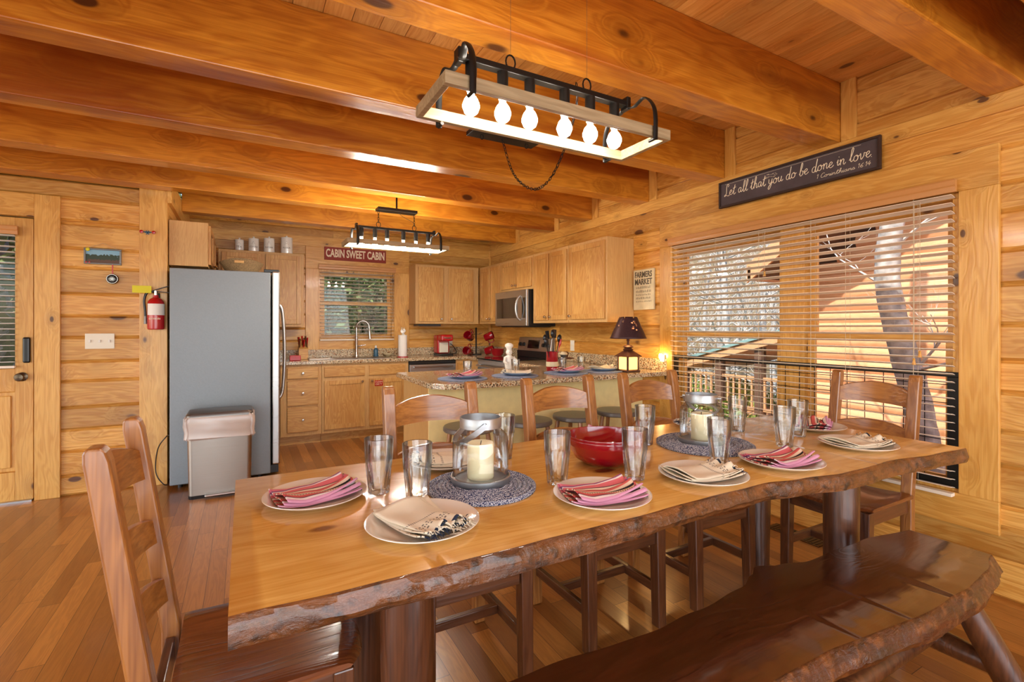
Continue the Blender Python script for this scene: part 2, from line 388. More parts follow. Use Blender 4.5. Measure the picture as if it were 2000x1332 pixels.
def picture_mat():
    m, nt, b = newmat('landscape_print'); B = NB(nt)
    tc = B.n('ShaderNodeTexCoord'); x, y, z = B.sep(tc.outputs['Object'])[:3]
    n = B.noise(B.vmath('MULTIPLY', tc.outputs['Object'], (60, 1, 60)), 1, 4)
    hgt = B.math('ADD', z, B.math('MULTIPLY', B.math('SUBTRACT', n, .5), .06))
    col = B.mix(B.math('GREATER_THAN', hgt, .072), rgb((40, 56, 30)), rgb((130, 176, 200)))
    col = B.mix(B.math('LESS_THAN', hgt, .035), col, rgb((92, 58, 34)))
    B.link(col, b.inputs['Base Color']); b.inputs['Roughness'].default_value = .4
    return m
M['picture'] = picture_mat()

for k_, ior_ in (('bench', 1.95), ('tabletop', 1.6)): M[k_].node_tree.nodes['Principled BSDF'].inputs['Coat IOR'].default_value = ior_
# ------------------------------------------------------------------ mesh building helpers
class MB:
    def __init__(s): s.bm = bmesh.new(); s.uv = None
    def vs(s, pts): return [s.bm.verts.new(p) for p in pts]
    def fc(s, v, mi=0):
        try:
            f = s.bm.faces.new(v); f.material_index = mi; return f
        except ValueError: return None
    def hexa(s, p, mi=0):
        v = s.vs(p)
        for q in ((0, 3, 2, 1), (4, 5, 6, 7), (0, 1, 5, 4), (1, 2, 6, 5), (2, 3, 7, 6), (3, 0, 4, 7)): s.fc([v[i] for i in q], mi)
        return s
    def box(s, x0, x1, y0, y1, z0, z1, mi=0):
        return s.hexa([(x0, y0, z0), (x1, y0, z0), (x1, y1, z0), (x0, y1, z0), (x0, y0, z1), (x1, y0, z1), (x1, y1, z1), (x0, y1, z1)], mi)
    def fbox(s, F, u0, u1, v0, v1, w0, w1, mi=0):
        return s.hexa([F(u0, v0, w0), F(u1, v0, w0), F(u1, v1, w0), F(u0, v1, w0), F(u0, v0, w1), F(u1, v0, w1), F(u1, v1, w1), F(u0, v1, w1)], mi)
    def bar(s, p0, p1, w, h, up=(0, 0, 1), mi=0):
        p0, p1 = Vector(p0), Vector(p1); d = (p1 - p0).normalized()
        side = d.cross(Vector(up))
        if side.length < 1e-4: side = d.cross(Vector((1, 0, 0)))
        side.normalize(); u = side.cross(d).normalized()
        a, b = side * w / 2, u * h / 2
        return s.hexa([p0 - a - b, p0 + a - b, p0 + a + b, p0 - a + b, p1 - a - b, p1 + a - b, p1 + a + b, p1 - a + b], mi)
    def rings(s, rs, closed=False, cap=True, mi=0):
        prev = None; first = None
        for r in rs:
            cur = s.vs(r)
            if prev:
                n = len(cur)
                for i in range(n): s.fc([prev[i], prev[(i + 1) % n], cur[(i + 1) % n], cur[i]], mi)
            else: first = cur
            prev = cur
        if closed:
            n = len(prev)
            for i in range(n): s.fc([prev[i], prev[(i + 1) % n], first[(i + 1) % n], first[i]], mi)
        elif cap:
            s.fc(list(reversed(first)), mi); s.fc(prev, mi)
        return s
    def tube(s, pts, r, n=8, closed=False, cap=True, mi=0, flat=None):
        pts = [Vector(p) for p in pts]; m = len(pts); rs = []
        ref = None
        for i, p in enumerate(pts):
            if closed: d = pts[(i + 1) % m] - pts[i - 1]
            else: d = pts[min(i + 1, m - 1)] - pts[max(i - 1, 0)]
            if d.length < 1e-9: d = Vector((0, 0, 1))
            d.normalize()
            if ref is None:
                ref = Vector((0, 0, 1)) if abs(d.z) < .9 else Vector((1, 0, 0))
            a = (ref - d * ref.dot(d))
            if a.length < 1e-5: a = d.orthogonal()
            a.normalize(); b = d.cross(a); ref = a
            rr = r[i] if isinstance(r, (list, tuple)) else r
            fl = flat or 1.0
            rs.append([p + a * (math.cos(2 * math.pi * k / n) * rr) + b * (math.sin(2 * math.pi * k / n) * rr * fl) for k in range(n)])
        return s.rings(rs, closed, cap, mi)
    def cyl(s, p0, p1, r0, r1=None, n=16, mi=0):
        return s.tube([p0, p1], [r0, r0 if r1 is None else r1], n, mi=mi)
    def lathe(s, prof, c=(0, 0, 0), n=32, mi=0, ax='z', squash=1.0):
        rings = []
        for (r, z) in prof:
            r = max(r, 1e-4); ring = []
            for k in range(n):
                a = 2 * math.pi * k / n; x, y = r * math.cos(a), r * math.sin(a) * squash
                ring.append((c[0] + x, c[1] + y, c[2] + z) if ax == 'z' else ((c[0] + x, c[1] + z, c[2] + y) if ax == 'y' else (c[0] + z, c[1] + x, c[2] + y)))
            rings.append(ring)
        return s.rings(rings, False, True, mi)
    def prism(s, poly, a0, a1, F, mi=0):
        """poly in (u,v), extruded in w from a0 to a1 through mapping F(u,v,w)"""
        lo = s.vs([F(u, v, a0) for u, v in poly]); hi = s.vs([F(u, v, a1) for u, v in poly]); n = len(poly)
        s.fc(list(reversed(lo)), mi); s.fc(hi, mi)
        for i in range(n): s.fc([lo[i], lo[(i + 1) % n], hi[(i + 1) % n], hi[i]], mi)
        return s
    def grid(s, fn, nu, nv, mi=0, uvs=True):
        vs = [[s.bm.verts.new(fn(i / nu, j / nv)) for j in range(nv + 1)] for i in range(nu + 1)]
        if uvs and s.uv is None: s.uv = s.bm.loops.layers.uv.new('UVMap')
        for i in range(nu):
            for j in range(nv):
                f = s.fc([vs[i][j], vs[i + 1][j], vs[i + 1][j + 1], vs[i][j + 1]], mi)
                if f and uvs:
                    for l, (a, b) in zip(f.loops, ((i, j), (i + 1, j), (i + 1, j + 1), (i, j + 1))): l[s.uv].uv = (a / nu, b / nv)
        return s
    def build(s, name, mats, parent=None, smooth=None, bevel=0.0, seg=2, recalc=True, solid=0.0, origin=None):
        if recalc: bmesh.ops.recalc_face_normals(s.bm, faces=s.bm.faces[:])
        me = bpy.data.meshes.new(name)
        if parent is not None:
            o = Vector((0, 0, 0)); p = parent
            while p is not None: o += p.location; p = p.parent
        elif origin is not None: o = Vector(origin)
        else:
            if len(s.bm.verts):
                xs = [v.co.x for v in s.bm.verts]; ys = [v.co.y for v in s.bm.verts]; zs = [v.co.z for v in s.bm.verts]
                o = Vector(((min(xs) + max(xs)) / 2, (min(ys) + max(ys)) / 2, min(zs)))
            else: o = Vector((0, 0, 0))
        bmesh.ops.translate(s.bm, verts=s.bm.verts[:], vec=-o)
        s.bm.to_mesh(me); s.bm.free()
        for m in (mats if isinstance(mats, (list, tuple)) else [mats]): me.materials.append(m)
        if smooth is not None:
            me.polygons.foreach_set('use_smooth', [True] * len(me.polygons))
            me.set_sharp_from_angle(angle=R(smooth))
        ob = bpy.data.objects.new(name, me); C.objects.link(ob)
        if parent is None: ob.location = o
        else: ob.parent = parent
        if solid:
            md = ob.modifiers.new('solid', 'SOLIDIFY'); md.thickness = solid; md.offset = 0
        if bevel:
            md = ob.modifiers.new('bevel', 'BEVEL'); md.width = bevel; md.segments = seg; md.limit_method = 'ANGLE'; md.angle_limit = R(35)
            md.harden_normals = False
        return ob

def tag(o, label=None, cat=None, group=None, kind=None):
    if label: o['label'] = label
    if cat: o['category'] = cat
    if group: o['group'] = group
    if kind: o['kind'] = kind
    return o
def thing(name, label, cat, loc=(0, 0, 0), group=None):
    o = bpy.data.objects.new(name, None); C.objects.link(o); o.location = loc
    o.empty_display_size = .05
    return tag(o, label, cat, group)
def struct(o, label, cat='structure'): return tag(o, label, cat, None, 'structure')
def copy_tree(o, parent=None):
    c = o.copy(); C.objects.link(c); c.parent = parent
    for ch in list(o.children): copy_tree(ch, c)
    return c
def place(o, loc, rz=0.0, label=None, sc=None):
    o.location = loc; o.rotation_euler = (0, 0, rz)
    if label: o['label'] = label
    if sc: o.scale = (sc, sc, sc)
    return o
def smoothpts(pts, n=4, closed=False):
    P = [Vector(p) for p in pts]; out = []
    m = len(P)
    rng_ = range(m if closed else m - 1)
    for i in rng_:
        p0 = P[(i - 1) % m] if closed or i > 0 else P[0]; p1 = P[i]; p2 = P[(i + 1) % m]
        p3 = P[(i + 2) % m] if closed or i + 2 < m else P[m - 1]
        for k in range(n):
            t = k / n
            out.append(0.5 * ((2 * p1) + (-p0 + p2) * t + (2 * p0 - 5 * p1 + 4 * p2 - p3) * t * t + (-p0 + 3 * p1 - 3 * p2 + p3) * t ** 3))
    if not closed: out.append(P[-1])
    return out
def text_mesh(name, txt, size, F, mat, parent, ex=.0008, sx=1.0, shear=0.0, align='CENTER', bold=0.0):
    """flat lettering placed through F(u, v, w)"""
    cu = bpy.data.curves.new(name, 'FONT'); cu.body = txt; cu.size = size; cu.align_x = align; cu.align_y = 'CENTER'
    cu.extrude = ex; cu.offset = bold; cu.shear = shear; cu.resolution_u = 3
    tmp = bpy.data.objects.new(name, cu); C.objects.link(tmp)
    bpy.context.view_layer.update()
    me = bpy.data.meshes.new_from_object(tmp.evaluated_get(bpy.context.evaluated_depsgraph_get()))
    bpy.data.objects.remove(tmp)
    o = Vector((0, 0, 0)); p = parent
    while p is not None: o += p.location; p = p.parent
    for v in me.vertices: v.co = Vector(F(v.co.x * sx, v.co.y, v.co.z + ex)) - o
    me.materials.clear(); me.materials.append(mat); me.name = name
    ob = bpy.data.objects.new(name, me); C.objects.link(ob); ob.parent = parent
    return ob
XR, YB, YD, XL = 3.14, 6.36, 4.88, -0.55      # right wall, kitchen wall, door wall, alcove side wall
CEIL = 2.745

# ------------------------------------------------------------------ room shell
f = MB().box(-6, XR + .2, -5, YB + .2, -.2, 0).build('floor', M['floor'], origin=(0, 0, 0))
struct(f, 'oak strip floor running away from the table towards the kitchen', 'floor')

def log_wall(name, label, F, u0, u1, z0, z1, holes, mat, hgt=(.185, .15, .17, .19, .16), depth=.06, start=0):
    """rows of boards; F(u, v, w): w>0 goes into the room. holes = (u0,u1,z0,z1)"""
    mb = MB(); z = z0; i = start
    while z < z1 - .001:
        h = hgt[i % len(hgt)]; i += 1
        zt = min(z + h, z1)
        if z1 - zt < .04: zt = z1
        cuts = [(u0, u1)]
        # split rows at holes; where a hole starts inside a row, cut the row there
        for (a, b, c, d) in holes:
            if z < c - .001 < zt - .002: zt = c
            if z < d - .001 < zt - .002: zt = d
        for (a, b, c, d) in holes:
            if z >= c - .002 and zt <= d + .002:
                new = []
                for (p, q) in cuts:
                    if b <= p or a >= q: new.append((p, q))
                    else:
                        if p < a: new.append((p, a))
                        if q > b: new.append((b, q))
                cuts = new
        for (p, q) in cuts:
            # long rows are made of two boards butted together
            segs = [(p, q)]
            if q - p > 2.4:
                m = p + (q - p) * (.35 + .3 * random.random()); segs = [(p, m), (m, q)]
            for (s0, s1) in segs:
                g = .014
                prof = [(0, z), (0, zt), (depth - g, zt), (depth, zt - g), (depth, z + g), (depth - g, z)]
                lo = mb.vs([F(s0 + .0008, v, w) for w, v in prof]); hi = mb.vs([F(s1 - .0008, v, w) for w, v in prof])
                mb.fc(list(reversed(lo))); mb.fc(hi)
                for k in range(6): mb.fc([lo[k], lo[(k + 1) % 6], hi[(k + 1) % 6], hi[k]])
        z = zt
    return struct(mb.build(name, mat, origin=F(u0, 0, 0)), label, 'wall')

WY0, WY1, WZ0, WZ1 = 1.05, 2.90, 0.44, 1.96     # right window opening
log_wall('wall_right', 'knotty pine log wall on the right around the big window', lambda u, v, w: (XR + .06 - w, u, v), -5, YB + .06, 0, CEIL, [(WY0, WY1, WZ0, WZ1)], M['pineY'])
log_wall('wall_back', 'knotty pine log wall behind the kitchen sink', lambda u, v, w: (u, YB + .06 - w, v), XL, XR, 0, CEIL, [(.80, 1.73, 1.12, 2.0)], M['pineX'], hgt=(.17, .16, .18, .15))
log_wall('wall_door', 'knotty pine log wall holding the glazed entry door', lambda u, v, w: (u, YD + .06 - w, v), -6, XL, 0, 2.40, [(-2.30, -1.36, 0, 2.10)], M['pineX'], hgt=(.17, .2, .15, .185, .165), start=2)
log_wall('wall_left', 'pine side wall of the kitchen alcove behind the fridge', lambda u, v, w: (XL - .06 + w, u, v), YD + .0, YB, 0, 2.40, [], M['pineY'])
# upper wall above the beam plate, in the door plane
mb = MB(); mb.box(-6, XL + .02, YD, YD + .06, 2.40, CEIL); o = mb.build('wall_upper', M['pineX'], origin=(0, YD, 2.4)); struct(o, 'board closing the gap above the door wall plate', 'wall')
# ceiling boards run away from the camera
mb = MB(); x = -6.0
while x < XR + .06:
    mb.box(x + .0015, x + .1275, -5, YB + .06, CEIL, CEIL + .03); x += .129
mb.box(-6, XR + .06, -5, YB + .06, CEIL + .012, CEIL + .05)
struct(mb.build('ceiling', M['ceil'], origin=(0, 0, CEIL)), 'tongue and groove pine board ceiling above the beams', 'ceiling')

# trims
def trim(n, F, u0, u1, v0, v1, w0, w1, mat, label):
    return struct(MB().fbox(F, u0, u1, v0, v1, w0, w1).build('trim_%d' % n, mat, bevel=.003), label, 'trim')
FR = lambda u, v, w: (XR - w, u, v)
FB = lambda u, v, w: (u, YB - w, v)
FD = lambda u, v, w: (u, YD - w, v)
trim(1, FR, .90, 3.04, WZ1 + .0, 2.155, 0, .022, M['trimwY'], 'wide pine header board over the dining window')
trim(2, FR, .90, WY0, .455, WZ1, 0, .022, M['trimwZ'], 'wide vertical pine casing right of the dining window')
trim(3, FR, WY1, 3.04, .455, WZ1, 0, .022, M['trimwZ'], 'wide vertical pine casing left of the dining window')
trim(4, FR, .90, 3.04, .295, .455, 0, .022, M['trimwY'], 'pine apron board under the dining window')
trim(5, FR, -3, YB, 2.30, 2.39, 0, .018, M['trimwY'], 'long pine ledger board under the beam ends')
trim(6, FB, .65, 1.93, 2.0, 2.27, 0, .02, M['trimwX'], 'pine header board over the sink window')
trim(7, FB, .65, .80, .95, 2.0, 0, .02, M['trimwZ'], 'pine casing left of the sink window')
trim(8, FB, 1.73, 1.93, .95, 2.0, 0, .02, M['trimwZ'], 'pine casing right of the sink window')
trim(9, FB, .80, 1.73, .95, 1.12, 0, .02, M['trimwX'], 'pine apron board under the sink window')
trim(10, FD, -1.36, -1.215, 0, 2.27, 0, .025, M['trimwZ'], 'wide vertical pine casing right of the entry door')
trim(11, FD, -2.5, -1.36, 2.10, 2.27, 0, .025, M['trimwX'], 'pine header board over the entry door')
trim(12, FD, -.735, XL, 0, 2.40, 0, .03, M['trimwZ'], 'wide vertical pine corner board beside the fridge')
trim(13, FD, -6, XL + .02, 2.40, 2.50, -.02, .04, M['trimwX'], 'horizontal pine plate along the top of the door wall')
trim(14, lambda u, v, w: (XL + w, u, v), YD - .04, YB, 2.30, 2.50, 0, .03, M['trimwY'], 'pine plate running back over the fridge alcove')
trim(15, FB, XL, XR, 2.27, 2.39, 0, .02, M['trimwX'], 'pine ledger board under the ceiling on the kitchen wall')
trim(16, lambda u, v, w: (XR - .03 + u, YB - .03 + v, w), 0, .03, 0, .03, .92, 2.39, M['trimwZ'], 'slim vertical pine strip in the kitchen corner')

# ceiling beams
beams = [(-.75, 'pine ceiling beam behind the camera position'), (.47, 'reddish pine beam cut off by the top right corner of the picture'), (.81, 'pale lit pine beam meeting the wall right of the scripture sign'),
         (1.60, 'thick orange beam with large round knots ending above the scripture sign'), (2.40, 'pine beam just behind the near chandelier, carrying its black canopy'),
         (3.17, 'orange beam with the dark eye-shaped knot at its left end, behind the swag chain'), (3.97, 'darker reddish beam with rough bark patches near its right end'),
         (4.66, 'pine beam in front of the kitchen chandelier canopy'), (5.57, 'pine beam nearest the kitchen wall, behind the far chandelier')]
for i, (y, lab) in enumerate(beams):
    mb = MB(); x0 = -6 if y < YD - .2 else XL + .03
    mb.box(x0, XR - .0, y, y + .145, 2.39, CEIL)
    b = mb.build('ceiling_beam', M['beam'], bevel=.006)
    b.location.x += 0; tag(b, lab, 'beam', 'ceiling beams')
    if y > .5:
        t = trim(20 + i, FR, y - .085, y - .002, 2.39, CEIL, 0, .02, M['trimwZ'], 'short upright pine block beside beam end %s' % ['', '', 'far right', 'over the scripture sign', 'over the dining window', 'left of the dining window', 'over the wall cabinets', 'over the range', 'in the kitchen corner'][i])
mb = MB().box(XL + .03, XR, YB - .2, YB - .06, 2.52, CEIL); tag(mb.build('ceiling_beam', M['beam'], bevel=.004), 'short dark beam hard against the kitchen wall', 'beam', 'ceiling beams')

# ------------------------------------------------------------------ windows
def window(n, label, F, u0, u1, v0, v1, mull, depth=.0, fw=.045):
    """double-hung window, F(u,v,w) with w<0 to the outside"""
    w = thing('window_%d' % n, label, 'window', F((u0 + u1) / 2, v0, -.03)); w['kind'] = 'structure'
    mb = MB()
    for a, b, c, d in ((u0, u1, v0, v0 + .03), (u0, u1, v1 - .03, v1), (u0, u0 + .03, v0 + .03, v1 - .03), (u1 - .03, u1, v0 + .03, v1 - .03)): mb.fbox(F, a, b, c, d, -.11, -.0)
    if mull: mb.fbox(F, mull[0], mull[1], v0 + .03, v1 - .03, -.11, -.01)
    mb.build('window_frame', M['trimwZ'], w, bevel=.002)
    lights = [(u0 + .03, u1 - .03)] if not mull else [(u0 + .03, mull[0]), (mull[1], u1 - .03)]
    vm = (v0 + v1) / 2 + .03
    for (a, b) in lights:
        for (c, d, wz) in ((v0 + .03, vm + .02, -.06), (vm - .02, v1 - .03, -.085)):
            s = MB()
            for p in ((a, b, c, c + fw), (a, b, d - fw, d), (a, a + fw, c + fw, d - fw), (b - fw, b, c + fw, d - fw)): s.fbox(F, p[0], p[1], p[2], p[3], wz - .012, wz + .012)
            so = s.build('sash', M['trimwY'] if n == 1 else M['trimwX'], w, bevel=.002)
            MB().fbox(F, a + fw, b - fw, c + fw, d - fw, wz - .002, wz + .002).build('pane', M['pane'], so)
    return w
window(1, 'large twin double-hung window beside the dining table', FR, WY0, WY1, WZ0, WZ1, (1.83, 1.99))
window(2, 'double-hung window above the kitchen sink', FB, .80, 1.73, 1.12, 2.0, None)

def blind(label, F, u0, u1, v0, v1, pitch, lap, sw, tilt, w0, cords, val, mat_slat):
    b = thing('window_blind', label, 'blind', F((u0 + u1) / 2, v0, w0))
    mb = MB(); v = v0 + .045; ct, st = math.cos(tilt), math.sin(tilt)
    while v < v1 - .05:
        n = 4; top = []; bot = []
        for k in range(n + 1):
            t = (k / n - .5) * sw; arch = .0022 * (1 - (2 * k / n - 1) ** 2)
            top.append((w0 + t * ct, v + t * st + arch + .0015)); bot.append((w0 + t * ct, v + t * st + arch - .0015))
        poly = top + list(reversed(bot))
        lo = mb.vs([F(u0 + .008, pv, pw) for pw, pv in poly]); hi = mb.vs([F(u1 - .008, pv, pw) for pw, pv in poly]); m = len(poly)
        mb.fc(list(reversed(lo))); mb.fc(hi)
        for k in range(m): mb.fc([lo[k], lo[(k + 1) % m], hi[(k + 1) % m], hi[k]])
        v += pitch
    mb.build('slats', mat_slat, b, smooth=50)
    MB().fbox(F, u0 + .006, u1 - .006, v0, v0 + .018, w0 - sw * .45, w0 + sw * .45).build('bottom_rail', M['slat'], b, bevel=.003)
    mb = MB(); wv = w0 + sw / 2
    mb.prism([(wv - .01, v1 - .062), (wv + .002, v1 - .062), (wv + .006, v1 - .05), (wv + .006, v1 - .035), (wv + .012, v1 - .028), (wv + .012, v1 - .006), (wv + .018, v1), (wv - .01, v1)], u0 - .012, u1 + .012, lambda a, c, e: F(e, c, a))
    mb.fbox(F, u0, u1, v1 - .045, v1 - .004, w0 - sw / 2 + .003, w0 + sw / 2 - .012)
    mb.build('valance', val, b, smooth=30)
    mb = MB()
    for c in cords:
        for dw in (-sw / 2, sw / 2): mb.tube([F(c, v0 + .01, w0 + dw), F(c, v1 - .05, w0 + dw)], .0009, 4)
        mb.tube([F(c + .012, v0 + .01, w0), F(c + .012, v1 - .05, w0)], .0007, 4)
    mb.build('cord', M['cord'], b)
    return b
vmat = M['valance'] = simple('pine_valance', rgb((206, 146, 84)), .4, coat=.2, noise=.1, nscale=4)
b1 = blind('wide slatted blind covering the dining window', lambda u, v, w: (XR - w, u, v), WY0 + .008, WY1 - .008, WZ0 - .005, WZ1 + .055, .0405, 0, 0.05, R(11), .035, (1.22, 1.55, 1.75, 2.1, 2.45, 2.75), vmat, M['slat'])
for (yy, zt) in ((1.19, 1.16), (1.215, 1.12), (2.05, 1.66)):
    mb = MB(); mb.tube([(XR - .066, yy, 1.93), (XR - .068, yy, zt)], .0012, 5); c = mb.build('pull_cord', M['cord'], b1)
    mb = MB(); mb.lathe([(.004, .0), (.007, -.004), (.005, -.012), (.007, -.02), (.009, -.03), (.0085, -.034), (0, -.034)], (XR - .068, yy, zt), 12); mb.build('tassel', M['trimwZ'], c)
b2 = blind('small slatted blind over the sink window', FB, .80 + .005, 1.73 - .005, 1.12, 2.055, .044, 0, .05, R(5), .03, (.92, 1.27, 1.6), vmat, M['slat'])
mb = MB().tube([FB(1.70, 1.98, .06), FB(1.70, 1.35, .062)], .004, 6); mb.build('tilt_wand', M['brass'], b2)

# black guard grille over the lower half of the dining window (outside the glass)
g = thing('window_guard', 'black wire grid guard across the lower half of the dining window', 'guard', (XR + .0, 1.98, WZ0 + .035))
GX = XR - .004
mb = MB(); mb.box(GX - .004, GX + .004, WY0 + .004, WY1 - .004, 1.030, 1.056); mb.box(GX - .004, GX + .004, WY0 + .004, WY0 + .05, WZ0 + .075, 1.03); mb.box(GX - .004, GX + .004, WY1 - .05, WY1 - .004, WZ0 + .075, 1.03)
mb.box(GX - .004, GX + .004, WY0 + .004, WY1 - .004, WZ0 + .032, WZ0 + .075)
mb.build('guard_frame', M['blackmetal'], g, bevel=.002)
mb = MB(); y = WY0 + .05
while y < WY1 - .06: y += .094; mb.tube([(GX, y, WZ0 + .06), (GX, y, 1.04)], .0022, 5)
z = WZ0 + .08
while z < 1.0: z += .094; mb.tube([(GX, WY0 + .04, z), (GX, WY1 - .04, z)], .0022, 5)
mb.build('wire_grid', M['blackmetal'], g)

# ------------------------------------------------------------------ entry door
d = thing('door_1', 'pine entry door with a half-height window and blind', 'door', (-1.83, YD, 0)); d['kind'] = 'structure'
FDoor = lambda u, v, w: (u, YD + .03 - w, v)
mb = MB(); X0, X1 = -2.28, -1.372
mb.fbox(FDoor, X0, X0 + .10, .01, 2.09, -.02, .025); mb.fbox(FDoor, X1 - .10, X1, .01, 2.09, -.02, .025)
mb.fbox(FDoor, X0 + .1, X1 - .1, .01, .22, -.02, .0249); mb.fbox(FDoor, X0 + .1, X1 - .1, .81, .98, -.02, .0249); mb.fbox(FDoor, X0 + .1, X1 - .1, 2.0, 2.09, -.02, .0249)
mb.build('door_frame', M['trimwZ'], d, bevel=.003)
mb = MB(); mb.fbox(FDoor, X0 + .1, X1 - .1, .22, .81, -.015, .004)
for (a, b_) in ((X0 + .13, -1.85), (-1.80, X1 - .125)): mb.fbox(FDoor, a, b_, .25, .78, .004, .018)
mb.build('door_panel', M['trimwZ'], d, bevel=.006)
MB().fbox(FDoor, X0 + .1, X1 - .1, .98, 2.0, -.004, .0).build('pane', M['pane'], d)
mb = MB(); mb.fbox(FDoor, X1 - .055, X1 - .012, 1.02, 1.21, .025, .05); mb.build('keypad_lock', M['black'], d, bevel=.012, seg=3)
mb = MB(); mb.lathe([(0, 0), (.033, 0), (.033, .006), (.014, .012), (.012, .03), (.026, .042), (.03, .055), (.024, .068), (0, .072)], (0, 0, 0), 24)
for v in mb.bm.verts: v.co = Vector(FDoor(-1.433 + v.co.x, .918 + v.co.y, .025 + v.co.z))
mb.build('knob', M['brass'], d, smooth=40)
MB().box(X0, X1, YD - .03, YD + .06, 0, .012).build('threshold', M['steel'], d)
blind('narrow white blind hung over the entry door glass', FDoor, X0 + .09, X1 - .085, .985, 2.02, .040, 0, .035, R(6), .05, (-2.0, -1.6), vmat, M['whitemat'])

# ------------------------------------------------------------------ kitchen cabinets
def knob(F, u, v, w, parent):
    mb = MB(); mb.lathe([(0, 0), (.008, 0), (.006, .01), (.013, .018), (.015, .024), (.011, .03), (0, .031)], (0, 0, 0), 14)
    for x in mb.bm.verts: x.co = Vector(F(u + x.co.x, v + x.co.y, w + x.co.z))
    return mb.build('knob', M['chrome'], parent, smooth=40)
def panel_door(F, u0, u1, v0, v1, w, parent, kn=None, name='door', mat=None, mat2=None):
    fw = min(.05, (u1 - u0) * .28); mb = MB()
    mb.fbox(F, u0, u0 + fw, v0, v1, w, w + .02); mb.fbox(F, u1 - fw, u1, v0, v1, w, w + .02)
    mb.fbox(F, u0 + fw, u1 - fw, v0, v0 + fw, w, w + .0198); mb.fbox(F, u0 + fw, u1 - fw, v1 - fw, v1, w, w + .0198)
    mb.fbox(F, u0 + fw - .004, u1 - fw + .004, v0 + fw - .004, v1 - fw + .004, w + .001, w + .012)
    o = mb.build(name, mat or M['oakZ'], parent, bevel=.003)
    if kn: knob(F, kn[0], kn[1], w + .02, o)
    return o
def drawer(F, u0, u1, v0, v1, w, parent, kn=True, name='drawer'):
    o = MB().fbox(F, u0, u1, v0, v1, w, w + .02).build(name, M['oakX'], parent, bevel=.006, seg=3)
    if kn: knob(F, (u0 + u1) / 2, (v0 + v1) / 2, w + .02, o)
    return o
def carcass(F, u0, u1, v0, v1, w0, w1, parent, mat=None, toe=None, name='carcass'):
    mb = MB(); mb.fbox(F, u0, u1, v0, v1, w0, w1)
    o = mb.build(name, mat or M['oakside'], parent, bevel=.002)
    if toe: MB().fbox(F, u0, u1, 0, v0, w0, w1 - toe).build('toe_kick', M['oakX'], parent)
    return o

# base run on the kitchen wall: w measured from the wall plane
BW = .60
c = thing('base_cabinet', 'oak base cabinet with a stack of three drawers beside the fridge', 'cabinet', (.58, YB - .3, 0), 'base cabinets')
carcass(FB, .34, .755, .10, .875, .005, BW, c, toe=.07)
drawer(FB, .405, .72, .726, .842, BW, c); drawer(FB, .405, .72, .434, .705, BW, c); drawer(FB, .405, .72, .143, .413, BW, c)
c = thing('base_cabinet', 'wide oak sink base cabinet with two doors below false drawer fronts', 'cabinet', (1.25, YB - .3, 0), 'base cabinets')
carcass(FB, .758, 1.742, .10, .875, .005, BW, c, toe=.07)
for a, b_, k in ((.782, 1.222, 1.192), (1.272, 1.70, 1.302)):
    drawer(FB, a, b_, .728, .842, BW, c, kn=False, name='drawer_front')
    panel_door(FB, a, b_, .143, .688, BW, c, (k, .663))
s = MB().fbox(FB, 1.335, 1.43, .60, .665, BW + .021, BW + .0222).build('door_sticker', M['redpl'], c)
text_mesh('lettering', 'CLEAN\nDIRTY', .028, lambda u, v, w: FB(1.382 + u, .632 + v, BW + .0224 + w), M['cream'], s)
c = thing('dishwasher', 'stainless dishwasher with a black control strip under the granite counter', 'dishwasher', (2.05, YB - .3, 0))
MB().fbox(FB, 1.748, 2.352, .10, .87, .01, BW - .01).build('body', M['black'], c)
MB().fbox(FB, 1.752, 2.348, .11, .83, BW - .01, BW + .022).build('door', M['steel'], c, bevel=.004)
MB().fbox(FB, 1.752, 2.348, .835, .868, BW - .01, BW + .022).build('control_strip', M['black'], c, bevel=.003)
mb = MB(); mb.tube([FB(1.80, .80, BW + .022), FB(1.80, .80, BW + .05), FB(2.30, .80, BW + .05), FB(2.30, .80, BW + .022)], .009, 8); mb.build('handle', M['steel'], c, smooth=40)
MB().fbox(FB, 1.76, 2.34, 0, .10, .01, BW - .06).build('toe_kick', M['black'], c)
c = thing('base_cabinet', 'oak corner base cabinet between dishwasher and range', 'cabinet', (2.6, YB - .4, 0), 'base cabinets')
carcass(FB, 2.356, 3.13, .10, .875, .005, BW, c, toe=.07)
panel_door(FB, 2.375, 2.475, .143, .842, BW, c)
mb = MB(); carcass(FR, 5.41, YB - BW - .004, .10, .875, .005, BW, c, name='return_carcass', toe=.07)

# granite along the kitchen wall and short return to the range
mb = MB(); mb.box(.335, 3.135, YB - .635, YB - .002, .877, .914); mb.box(2.505, 3.135, 5.405, YB - .636, .877, .914)
mb.box(.335, 3.135, YB - .022, YB - .001, .914, 1.014); mb.box(3.115, 3.136, 5.405, YB - .03, .914, 1.014)
o = mb.build('countertop', M['granite'], bevel=.004); tag(o, 'speckled granite countertop with backsplash running under the sink window', 'countertop')
s = thing('sink', 'stainless sink set into the granite below the sink window', 'sink', (1.24, YB - .33, .8))
mb = MB()
for a, b_ in ((.93, 1.20), (1.22, 1.55)):
    mb.box(a, b_, YB - .53, YB - .14, .9143, .9155)
mb.build('rim', M['steel'], s)
mb = MB()
for a, b_ in ((.95, 1.19), (1.23, 1.53)): mb.box(a, b_, YB - .51, YB - .16, .9156, .9162)
mb.build('basin', M['tin'], s)
